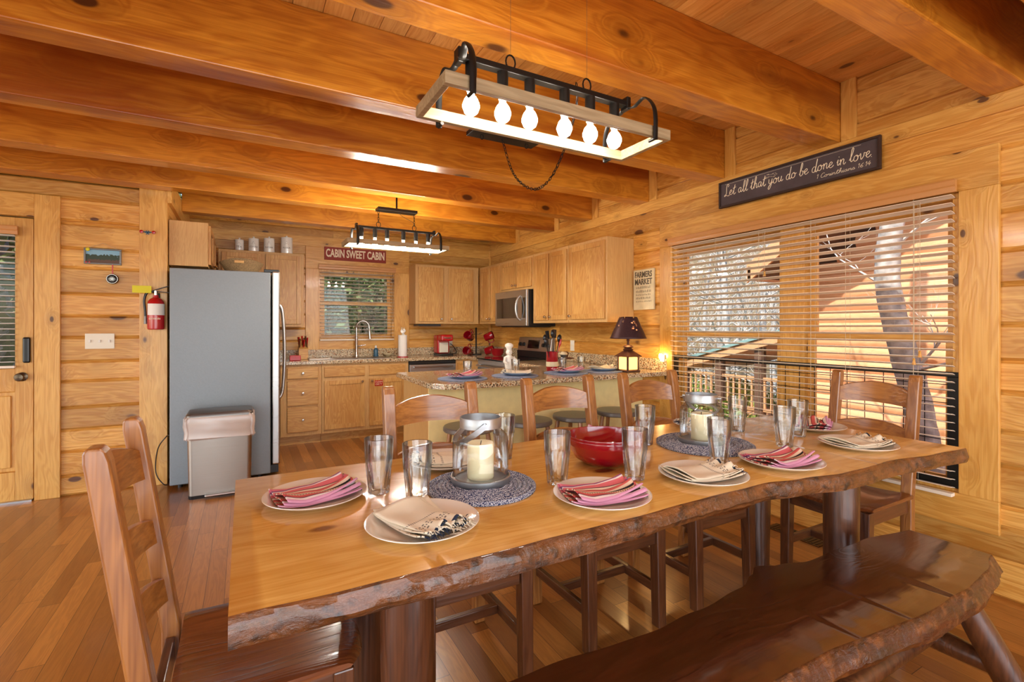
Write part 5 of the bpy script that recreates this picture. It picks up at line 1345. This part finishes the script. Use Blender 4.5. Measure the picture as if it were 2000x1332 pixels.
GL = {
 'L': ([[(.28, .8), (.37, .95), (.24, 1.05), (.14, .85), (.17, .3), (.08, .02), (-.02, .0), (.04, .12), (.2, .04), (.42, -.04), (.54, .06)]], .5),
 'e': ([[(0, .16), (.12, .2), (.25, .32), (.22, .43), (.12, .42), (.05, .28), (.07, .1), (.18, 0), (.32, .08), (.38, .16)]], .36),
 't': ([[(0, .15), (.13, .5), (.18, .88), (.11, .5), (.11, .1), (.2, 0), (.33, .13)], [(.0, .56), (.3, .63)]], .31),
 'a': ([[(.3, .36), (.18, .43), (.05, .3), (.05, .1), (.15, 0), (.26, .12), (.32, .41), (.29, .12), (.36, 0), (.46, .14)]], .44),
 'l': ([[(0, .12), (.16, .5), (.23, .9), (.16, 1.0), (.1, .75), (.1, .15), (.18, 0), (.3, .13)]], .28),
 'h': ([[(0, .12), (.15, .5), (.21, .92), (.14, 1.0), (.08, .7), (.06, 0)], [(.06, .2), (.18, .42), (.28, .36), (.27, .1), (.34, 0), (.44, .13)]], .42),
 'y': ([[(.02, .42), (.04, .12), (.14, .02), (.26, .14), (.32, .42)], [(.32, .42), (.27, -.1), (.14, -.42), (.03, -.38), (.1, -.15), (.44, .13)]], .42),
 'o': ([[(.2, .42), (.06, .34), (.04, .1), (.16, 0), (.3, .1), (.3, .34), (.18, .43), (.27, .31), (.44, .34)]], .42),
 'u': ([[(0, .3), (.06, .42), (.06, .1), (.16, 0), (.28, .14), (.32, .42), (.3, .1), (.38, 0), (.48, .13)]], .46),
 'd': ([[(.3, .36), (.18, .43), (.05, .3), (.05, .1), (.15, 0), (.27, .12), (.37, 1.0), (.31, .3), (.32, .05), (.4, 0), (.48, .13)]], .46),
 'b': ([[(0, .12), (.14, .5), (.21, .92), (.13, 1.0), (.08, .6), (.06, .1), (.16, 0), (.29, .12), (.28, .34), (.2, .38), (.4, .3)]], .38),
 'n': ([[(0, .3), (.06, .42), (.06, 0)], [(.06, .2), (.18, .42), (.28, .36), (.27, .1), (.34, 0), (.44, .13)]], .42),
 'i': ([[(0, .2), (.07, .42), (.05, .08), (.12, 0), (.22, .13)], [(.1, .6), (.115, .64)]], .2),
 'v': ([[(0, .36), (.06, .42), (.1, .06), (.16, 0), (.28, .2), (.3, .42), (.44, .36)]], .4),
 '.': ([[(.04, .0), (.06, .03)]], .14), ' ': ([], .26),
 'C': ([[(.42, .8), (.3, .95), (.12, .8), (.02, .4), (.1, .05), (.26, 0), (.44, .15)]], .44),
 'r': ([[(0, .2), (.06, .46), (.08, .38), (.2, .38), (.18, .1), (.24, 0), (.34, .13)]], .3),
 's': ([[(0, .1), (.14, .42), (.24, .2), (.2, .02), (.06, .02)], [(.2, .02), (.32, .12)]], .3),
 '1': ([[(.04, .7), (.16, .9), (.14, 0)]], .26), '6': ([[(.3, .85), (.1, .5), (.06, .15), (.2, 0), (.3, .18), (.2, .38), (.08, .25)]], .36),
 '4': ([[(.22, .9), (.02, .35), (.34, .38)], [(.24, .6), (.22, 0)]], .38), ':': ([[(.05, .1), (.06, .13)], [(.06, .5), (.07, .53)]], .14)}
def script_text(name, txt, F, size, wpx, parent, r=.0022, bounce=True):
    """hand-lettered script as thin painted strokes"""
    mb = MB(); x = 0; tot = sum(GL[c][1] for c in txt); k = wpx / tot
    for i, c in enumerate(txt):
        st, adv = GL[c]
        for s_ in st:
            pts = [F((x + px + py * .12) * k, py * size + (.02 * size * math.sin(i * 2.1) if bounce else 0), 0) for px, py in s_]
            mb.tube(smoothpts(pts, 4), r, 5, flat=1.0)
        x += adv
    return mb.build(name, M['cream'], parent, smooth=60)
sc = thing('scripture_sign', 'long dark sign lettered Let all that you do be done in love', 'sign', (XR, 1.905, 2.16))
FT = lambda a, b_, e: (XR - .024 - e, 2.43 - a, 2.165 + b_)
MB().fbox(FT, .012, 1.038, .012, .178, 0, .012).build('board', M['signdark'], sc)
mb = MB()
for (a, b_, c_, d_) in ((0, 1.05, 0, .014), (0, 1.05, .176, .19), (0, .014, .014, .176), (1.036, 1.05, .014, .176)): mb.fbox(FT, a, b_, c_, d_, 0, .022)
mb.build('frame', M['signframe'], sc, bevel=.002)
script_text('lettering', 'Let all that you do be done in love.', lambda a, b_, e: FT(.045 + a, .082 + b_, .0125 + e), .078, .965, sc, r=.0021)
script_text('lettering', '1 Corinthians 16:14', lambda a, b_, e: FT(.70 + a, .036 + b_, .0125 + e), .027, .30, sc, r=.0011, bounce=False)
mb = MB()
mb.bar(FT(.05, .166, .0125), FT(.95, .166, .0125), .001, .0016, (1, 0, 0)); random.seed(5)
for q in range(26): a = random.uniform(.36, .44); b_ = random.uniform(.125, .15); mb.bar(FT(a, b_, .0125), FT(a + random.uniform(.004, .016), b_ + random.uniform(-.004, .004), .0125), .001, .0032, (1, 0, 0))
mb.build('worn_paint_patch', M['cream'], sc)

# ------------------------------------------------------------------ on the door wall
o = thing('light_switch', 'ivory triple light switch plate on the log wall', 'switch', (-.985, YD, 1.17))
MB().fbox(FD, -1.075, -.895, 1.115, 1.235, 0, .007).build('cover_plate', M['switch'], o, bevel=.003)
for x in (-1.045, -.985, -.925): MB().fbox(FD, x - .006, x + .006, 1.165, 1.185, .007, .018).build('toggle', M['whitemat'], o, bevel=.002)
o = thing('hanging_picture', 'small framed cabin landscape hung on a wire', 'picture', (-.97, YD, 1.775))
FP = lambda a, b_, e: (-.965 + a, YD - .002 - e, 1.835 + b_)
mb = MB()
for (a, b_, c_, d_) in ((-.115, .115, -.062, -.05), (-.115, .115, .05, .062), (-.115, -.103, -.05, .05), (.103, .115, -.05, .05)): mb.fbox(FP, a, b_, c_, d_, 0, .016)
mb.build('frame', M['tin'], o, bevel=.002)
pc = MB().fbox(FP, -.103, .103, -.05, .05, .002, .008).build('landscape', M['picture'], o)
mb = MB(); mb.tube([FP(-.09, .062, .006), FP(.0, .105, .006), FP(.09, .062, .006)], .0012, 5); mb.build('hanging_wire', M['cord'], o)
mb = MB(); mb.lathe([(0, 0), (.014, .002), (.01, .008), (0, .009)], (0, 0, 0), 8)
for v in mb.bm.verts: v.co = Vector(FP(-.09 + v.co.x, .05 + v.co.y, .016 + v.co.z))
mb.build('yellow_flower', M['yellow'], o)
for a in (-.10, -.08): MB().fbox(FP, a - .005, a + .005, -.055, -.044, .016, .02).build('red_bead', M['redpl'], o)
o = thing('ornament', 'round black and silver ornament hanging on a red ribbon', 'ornament', (-.905, YD - .03, 1.625))
mb = MB(); mb.lathe([(0, -.018), (.024, -.015), (.038, -.006), (.04, 0), (.038, .006), (.024, .015), (0, .018)], (-.905, YD - .02, 1.662), 32, ax='y'); mb.build('disc', M['black'], o, smooth=50)
mb = MB(); mb.tube([(-.905 + .034 * math.cos(a), YD - .034, 1.662 + .034 * math.sin(a)) for a in [2 * math.pi * k / 30 for k in range(30)]], .0025, 6, closed=True)
for a in range(0, 180, 30): mb.bar((-.905 - .02 * math.cos(R(a)), YD - .0385, 1.662 - .02 * math.sin(R(a))), (-.905 + .02 * math.cos(R(a)), YD - .0385, 1.662 + .02 * math.sin(R(a))), .0018, .0035, (0, 1, 0))
mb.build('silver_pattern', M['chrome'], o)
MB().box(-.909, -.901, YD - .018, YD - .016, 1.70, 1.775).build('ribbon', M['redpl'], o)
o = thing('wall_hook', 'tiny red and blue decorative hook high on the corner board', 'hook', (-.68, YD - .03, 2.03))
for x in (-.72, -.64): mb = MB(); mb.lathe([(0, 0), (.012, .003), (.014, .012), (0, .018)], (x, YD - .05, 2.05), 12, ax='y'); mb.build('red_knob', M['redpl'], o, smooth=50)
mb = MB(); mb.tube([(-.72, YD - .036, 2.05), (-.64, YD - .036, 2.05)], .004, 6)
for a in range(0, 360, 60): mb.bar((-.68, YD - .036, 2.045), (-.68 + .018 * math.cos(R(a)), YD - .036, 2.045 + .018 * math.sin(R(a))), .006, .004, (0, 1, 0))
mb.build('blue_star', M['blue'], o)
# fire extinguisher
e = thing('fire_extinguisher', 'red fire extinguisher with a yellow tag hung beside the fridge', 'fire extinguisher', (-.618, YD - .095, 1.265))
EX, EY = -.618, YD - .095
mb = MB(); mb.lathe([(0, 0), (.05, 0), (.056, .006), (.057, .02), (.057, .20), (.052, .225), (.038, .245), (.02, .256), (.018, .275), (0, .275)], (EX, EY, 1.265), 36); mb.build('cylinder', M['redpl'], e, smooth=40)
mb = MB(); mb.grid(lambda a, b_: (EX + .0578 * math.sin((a - .35) * 3.0), EY - .0578 * math.cos((a - .35) * 3.0), 1.265 + .115 + .09 * b_), 20, 2); mb.build('label_sticker', M['whitemat'], e, smooth=60)
mb = MB()
for k_ in range(9): a = -.7 + k_ * .16; mb.bar((EX + .0582 * math.sin(a), EY - .0582 * math.cos(a), 1.345), (EX + .0582 * math.sin(a), EY - .0582 * math.cos(a), 1.358), .004, .001, (0, 1, 0))
mb.build('printed_marks', M['cream'], e)
mb = MB(); mb.cyl((EX, EY, 1.54), (EX, EY, 1.575), .013, n=14); mb.build('valve', M['chrome'], e, smooth=40)
mb = MB(); mb.bar((EX - .02, EY, 1.575), (EX + .085, EY - .01, 1.615), .02, .006); mb.bar((EX - .02, EY, 1.572), (EX + .09, EY - .01, 1.562), .018, .006); mb.build('lever', M['black'], e, bevel=.001)
mb = MB(); mb.tube(smoothpts([(EX - .01, EY, 1.565), (EX - .055, EY, 1.56), (EX - .075, EY, 1.50), (EX - .07, EY, 1.42), (EX - .068, EY, 1.37)], 5), .009, 8); mb.build('hose', M['black'], e, smooth=60)
mb = MB(); mb.cyl((EX - .068, EY, 1.372), (EX - .067, EY, 1.31), .009, .012, 12); mb.build('nozzle', M['tin'], e, smooth=40)
o = MB().box(EX - .15, EX - .028, EY - .012, EY - .010, 1.555, 1.612).build('inspection_tag', M['yellow'], e)
MB().box(EX - .02, EX + .02, EY + .058, YD - .031, 1.46, 1.56).build('wall_bracket', M['blackmetal'], e)

# floor register near the right chair
v = thing('floor_register', 'bronze slotted floor vent near the chair by the window', 'vent', (2.99, 1.80, 0))
mb = MB(); mb.box(2.93, 3.05, 1.62, 1.95, 0, .004); mb.build('frame', M['brass'], v)
mb = MB()
for k_ in range(14): mb.box(2.945, 3.035, 1.64 + k_ * .0215, 1.65 + k_ * .0215, .004, .006)
mb.build('slots', M['black'], v)

# ------------------------------------------------------------------ outside
gm = MB()
def gz(x, y): return -1.3 - .10 * max(0, x - 4) + .35 * math.sin(x * .3) * math.cos(y * .27) + (.0 if x < 14 else (x - 14) * .32) + (0 if y < 12 else (y - 12) * .22)
gm.grid(lambda u, v: (XR + .4 + 60 * u ** 1.4, -30 + 90 * v, gz(XR + .4 + 60 * u ** 1.4, -30 + 90 * v)), 30, 36, uvs=False)
gm.grid(lambda u, v: (-50 + (XR + 50.4) * u, YB + .6 + 54 * v ** 1.4, gz(3, YB + .6 + 54 * v ** 1.4)), 30, 24, uvs=False)
struct(gm.build('ground', M['ground'], smooth=60, origin=(3, 0, -1.3)), 'wooded hillside covered in leaf litter outside', 'ground')

# neighbouring cabin: gable wall facing us
n_ = thing('neighbour_cabin', 'neighbouring log-sided cabin filling the right side of the window', 'building', (8, 0, -1.5))
NX = 6.3
mb = MB(); z = -1.6; k_ = 0
while z < 4.6:
    yl = 3.72 if z + .145 < 1.9 else 3.72 - (z + .145 - 1.9) / .7
    if yl < -3: break
    prof = []
    for q in range(7):
        a = math.pi * q / 6; prof.append((NX - .028 * math.sin(a), z + .145 * (q / 6)))
    lo = mb.vs([(a, -7, b_) for a, b_ in [(NX + .1, z)] + prof + [(NX + .1, z + .145)]]); hi = mb.vs([(a, yl, b_) for a, b_ in [(NX + .1, z)] + prof + [(NX + .1, z + .145)]]); m = len(lo)
    mb.fc(list(reversed(lo))); mb.fc(hi)
    for q in range(m): mb.fc([lo[q], lo[(q + 1) % m], hi[(q + 1) % m], hi[q]])
    z += .147
mb.box(NX + .1, 11, -7, 3.7, -1.6, 1.9)
mb.build('log_wall', M['siding'], n_, smooth=40)
OX = 5.45
def zr(y): return 1.95 + (3.71 - y) * .7
mb = MB(); mb.hexa([(OX, 3.80, zr(3.80)), (11, 3.80, zr(3.80)), (11, -1.5, zr(-1.5)), (OX, -1.5, zr(-1.5)), (OX, 3.80, zr(3.80) + .10), (11, 3.80, zr(3.80) + .10), (11, -1.5, zr(-1.5) + .10), (OX, -1.5, zr(-1.5) + .10)]); mb.build('roof_soffit', M['soffit'], n_)
mb = MB(); mb.hexa([(OX - .03, 3.85, zr(3.85) - .02), (OX, 3.85, zr(3.85) - .02), (OX, -1.5, zr(-1.5) - .02), (OX - .03, -1.5, zr(-1.5) - .02), (OX - .03, 3.85, zr(3.85) + .2), (OX, 3.85, zr(3.85) + .2), (OX, -1.5, zr(-1.5) + .2), (OX - .03, -1.5, zr(-1.5) + .2)]); mb.build('rake_fascia', M['fascia'], n_)
MB().box(OX - .03, 11, 3.80, 3.84, zr(3.80) - .03, zr(3.80) + .14).build('eave_fascia', M['fascia'], n_)
MB().box(NX - .04, NX + .12, 3.66, 3.80, -1.6, 2.0).build('corner_board', M['fascia'], n_)
# porch with a teal-edged roof
pr = thing('porch', 'covered porch with posts and railing beyond the left pane', 'porch', (8.3, 5.6, -1.5))
def zp(y): return 1.22 - (y - 4.7) * .28
mb = MB(); mb.hexa([(7.6, 4.0, zp(4.0) - .14), (10, 4.0, zp(4.0) - .14), (10, 7.0, zp(7) - .14), (7.6, 7.0, zp(7) - .14), (7.6, 4.0, zp(4.0)), (10, 4.0, zp(4.0)), (10, 7.0, zp(7)), (7.6, 7.0, zp(7))]); mb.build('porch_roof', M['fascia'], pr)
mb = MB(); mb.hexa([(7.56, 4.0, zp(4.0)), (10, 4.0, zp(4.0)), (10, 7.05, zp(7.05)), (7.56, 7.05, zp(7.05)), (7.56, 4.0, zp(4.0) + .05), (10, 4.0, zp(4.0) + .05), (10, 7.05, zp(7.05) + .05), (7.56, 7.05, zp(7.05) + .05)]); mb.build('metal_roofing', M['tealroof'], pr)
for y in (4.5, 5.25, 6.05, 6.85): MB().box(7.68, 7.82, y - .07, y + .07, -1.5, zp(y) - .1).build('post', M['soffit'], pr, bevel=.01)
for z_ in (-.15, .38): MB().box(7.72, 7.78, 4.5, 6.85, z_, z_ + .05).build('rail', M['fascia'], pr)
mb = MB(); y = 4.55
while y < 6.8: mb.box(7.735, 7.765, y, y + .03, -.15, .38); y += .12
mb.build('balusters', M['fascia'], pr)
MB().box(7.6, 10, 4.0, 7.0, -.45, -.30).build('deck', M['fascia'], pr)

# leaning trunk just outside
tr = thing('leaning_tree', 'leaning grey-barked tree trunk right outside the window', 'tree', (4.6, 1.7, -1.5))
TP = [(4.6, 1.93, 3.4), (4.6, 1.94, 2.8), (4.6, 1.946, 2.292), (4.6, 1.975, 2.07), (4.6, 2.0, 1.782), (4.6, 1.985, 1.53), (4.6, 1.932, 1.28), (4.6, 1.877, 1.036), (4.6, 1.82, 0.798), (4.6, 1.77, 0.526), (4.6, 1.732, 0.257), (4.6, 1.713, -0.051), (4.6, 1.70, -.6), (4.6, 1.68, -1.7)]
P = smoothpts(TP, 3); mb = MB(); mb.tube(P, [.075 + .03 * i / len(P) for i in range(len(P))], 22); random.seed(2)
for v in mb.bm.verts:
    a = math.atan2(v.co.y - 1.9, v.co.x - 4.6); v.co += Vector((random.uniform(-.006, .006), random.uniform(-.006, .006), 0))
mb.build('trunk', M['barkgrey'], tr, smooth=70)
mb = MB()
def twig(mb, p, d, ln, r_, depth, rnd, nseg=3, sides=4):
    pts = [p]; q = p.copy(); dd = d.normalized()
    for _ in range(nseg):
        dd = (dd + Vector((rnd.uniform(-.25, .25), rnd.uniform(-.25, .25), rnd.uniform(-.12, .2)))).normalized(); q = q + dd * (ln / nseg); pts.append(q.copy())
    mb.tube(pts, [r_ * (1 - .55 * i / nseg) for i in range(nseg + 1)], sides)
    if depth > 0:
        for _ in range(rnd.choice((2, 3, 3))):
            i = rnd.randint(1, nseg); s_ = pts[i]
            nd = (dd + Vector((rnd.uniform(-1, 1), rnd.uniform(-1, 1), rnd.uniform(-.35, .8)))).normalized()
            twig(mb, s_, nd, ln * rnd.uniform(.5, .75), r_ * .5, depth - 1, rnd, nseg, 3 if depth < 3 else sides)
rnd = random.Random(31)
for (p, d_, ln) in (((4.6, 1.86, .93), (.1, -.9, .35), .9), ((4.6, 1.99, 1.6), (.0, .9, .5), .9), ((4.6, 1.95, 2.2), (-.1, .8, .3), .6), ((4.6, 1.98, 1.9), (.1, -.5, .6), .8), ((4.6, 1.84, .9), (.2, -.6, 1.0), .8)): twig(mb, Vector(p), Vector(d_), ln, .012, 3, rnd)
mb.build('branches', M['twig'], tr)

def bare_tree(seed, h):
    rnd = random.Random(seed); t = thing('bare_tree', '', 'tree', (0, 0, 0), 'bare trees beyond the porch')
    mb = MB(); pts = [Vector((0, 0, -1.5))]; q = Vector((0, 0, -1.5)); n = 9
    for i in range(n): q = q + Vector((rnd.uniform(-.18, .18), rnd.uniform(-.18, .18), (h + 1.5) / n)); pts.append(q.copy())
    mb.tube(pts, [.13 * (1 - .8 * i / n) for i in range(n + 1)], 8); mb.build('trunk', M['barkgrey'], t, smooth=60)
    mb = MB()
    for _ in range(20):
        i = rnd.randint(2, n); p = pts[i]; a = rnd.uniform(0, 6.28)
        twig(mb, p, Vector((math.cos(a), math.sin(a), rnd.uniform(.2, .9))), rnd.uniform(1.2, 2.4) * (1.2 - i / n * .5), .035 * (1.25 - i / n), 3, rnd)
    mb.build('branches', M['twig'], t); return t
BT = [bare_tree(41, 8), bare_tree(77, 9)]
spots = [(8.2, 8.4), (9.6, 7.3), (10.8, 9.8), (12.0, 8.2), (13.2, 10.5), (14.5, 9.0), (15.2, 12.5), (12.4, 12.6), (10.2, 12.0), (17.0, 11.0), (16.5, 15.0), (13.5, 15.5), (19, 14), (20, 18), (12, 6.9), (18, 9.6)]
order = ['closest to the house', 'just beyond the porch roof', 'third from the house', 'right of the porch', 'with the thickest crown', 'half hidden by the window mullion', 'standing back left', 'low on the slope', 'left edge of the pane', 'on the upper slope', 'far back', 'far back left', 'near the skyline', 'highest on the skyline', 'behind the porch ridge', 'behind the cabin eave']
for i, (x, y) in enumerate(spots):
    t = BT[i] if i < 2 else copy_tree(BT[i % 2])
    place(t, (x, y, gz(x, y) + 1.0), R(47 * i), 'bare grey winter tree outside the left pane, ' + order[i], .8 + .05 * (i % 6))

def leafy(seed, rx, rz, mat, cnt, name, grp, leaf=.07):
    rnd = random.Random(seed); t = thing(name, '', 'tree', (0, 0, 0), grp)
    mb = MB(); mb.tube([(0, 0, -1), (0.05, 0, rz * .5), (0, 0, rz * 1.6)], [.12, .09, .03], 8); mb.build('trunk', M['barkgrey'], t, smooth=60)
    mb = MB()
    for _ in range(cnt):
        while True:
            p = Vector((rnd.uniform(-1, 1), rnd.uniform(-1, 1), rnd.uniform(-1, 1)))
            if .35 < p.length < 1: break
        lump = 1 + .25 * math.sin(p.x * 9 + seed) * math.sin(p.z * 8)
        p = Vector((p.x * rx * lump * (1.15 - .35 * (p.z + 1) / 2), p.y * rx * lump, rz + p.z * rz))
        a = Vector((rnd.uniform(-1, 1), rnd.uniform(-1, 1), rnd.uniform(-1, 1))).normalized(); b_ = a.orthogonal().normalized() * leaf * rnd.uniform(.5, 1.2); a = a * leaf * rnd.uniform(.8, 1.6)
        v = mb.vs([p - a, p - b_ * .6, p + a, p + b_ * .6]); mb.fc(v)
    mb.build('foliage', mat, t, recalc=False); return t
e0 = leafy(5, 1.5, 2.4, M['leaf'], 5200, 'evergreen_tree', 'evergreens outside the sink and door windows', .085)
es = [(1.0, 10.0, 'dark evergreen outside the sink window, centre'), (3.2, 11.0, 'dark evergreen outside the sink window, to the right'), (-.6, 10.6, 'dark evergreen outside the sink window, to the left'), (1.9, 13.5, 'dark evergreen outside the sink window, farther back'), (4.8, 13.0, 'dark evergreen outside the kitchen corner'),
      (-2.6, 8.2, 'dark evergreen outside the entry door, right side'), (-4.2, 9.0, 'dark evergreen outside the entry door, left side'), (-1.6, 11.0, 'dark evergreen between door and sink window'), (-3.4, 12.2, 'tall evergreen far outside the entry door')]
for i, (x, y, lab) in enumerate(es):
    t = e0 if i == 0 else copy_tree(e0); place(t, (x, y, -1.5), R(70 * i), lab, 1.0 + .12 * (i % 3))
s0 = leafy(15, 1.1, .9, M['leaf2'], 2600, 'green_shrub', 'fresh green shrubs below the porch', .06)
ss = [(6.6, 6.4, 'fresh green shrub left of the porch posts'), (7.9, 7.9, 'fresh green shrub behind the porch railing'), (9.0, 6.6, 'fresh green shrub under the porch roof'), (6.2, 5.0, 'fresh green shrub nearest the window'), (9.8, 9.0, 'fresh green shrub farther down the slope')]
for i, (x, y, lab) in enumerate(ss):
    t = s0 if i == 0 else copy_tree(s0); place(t, (x, y, -1.6), R(50 * i), lab, 1.0)
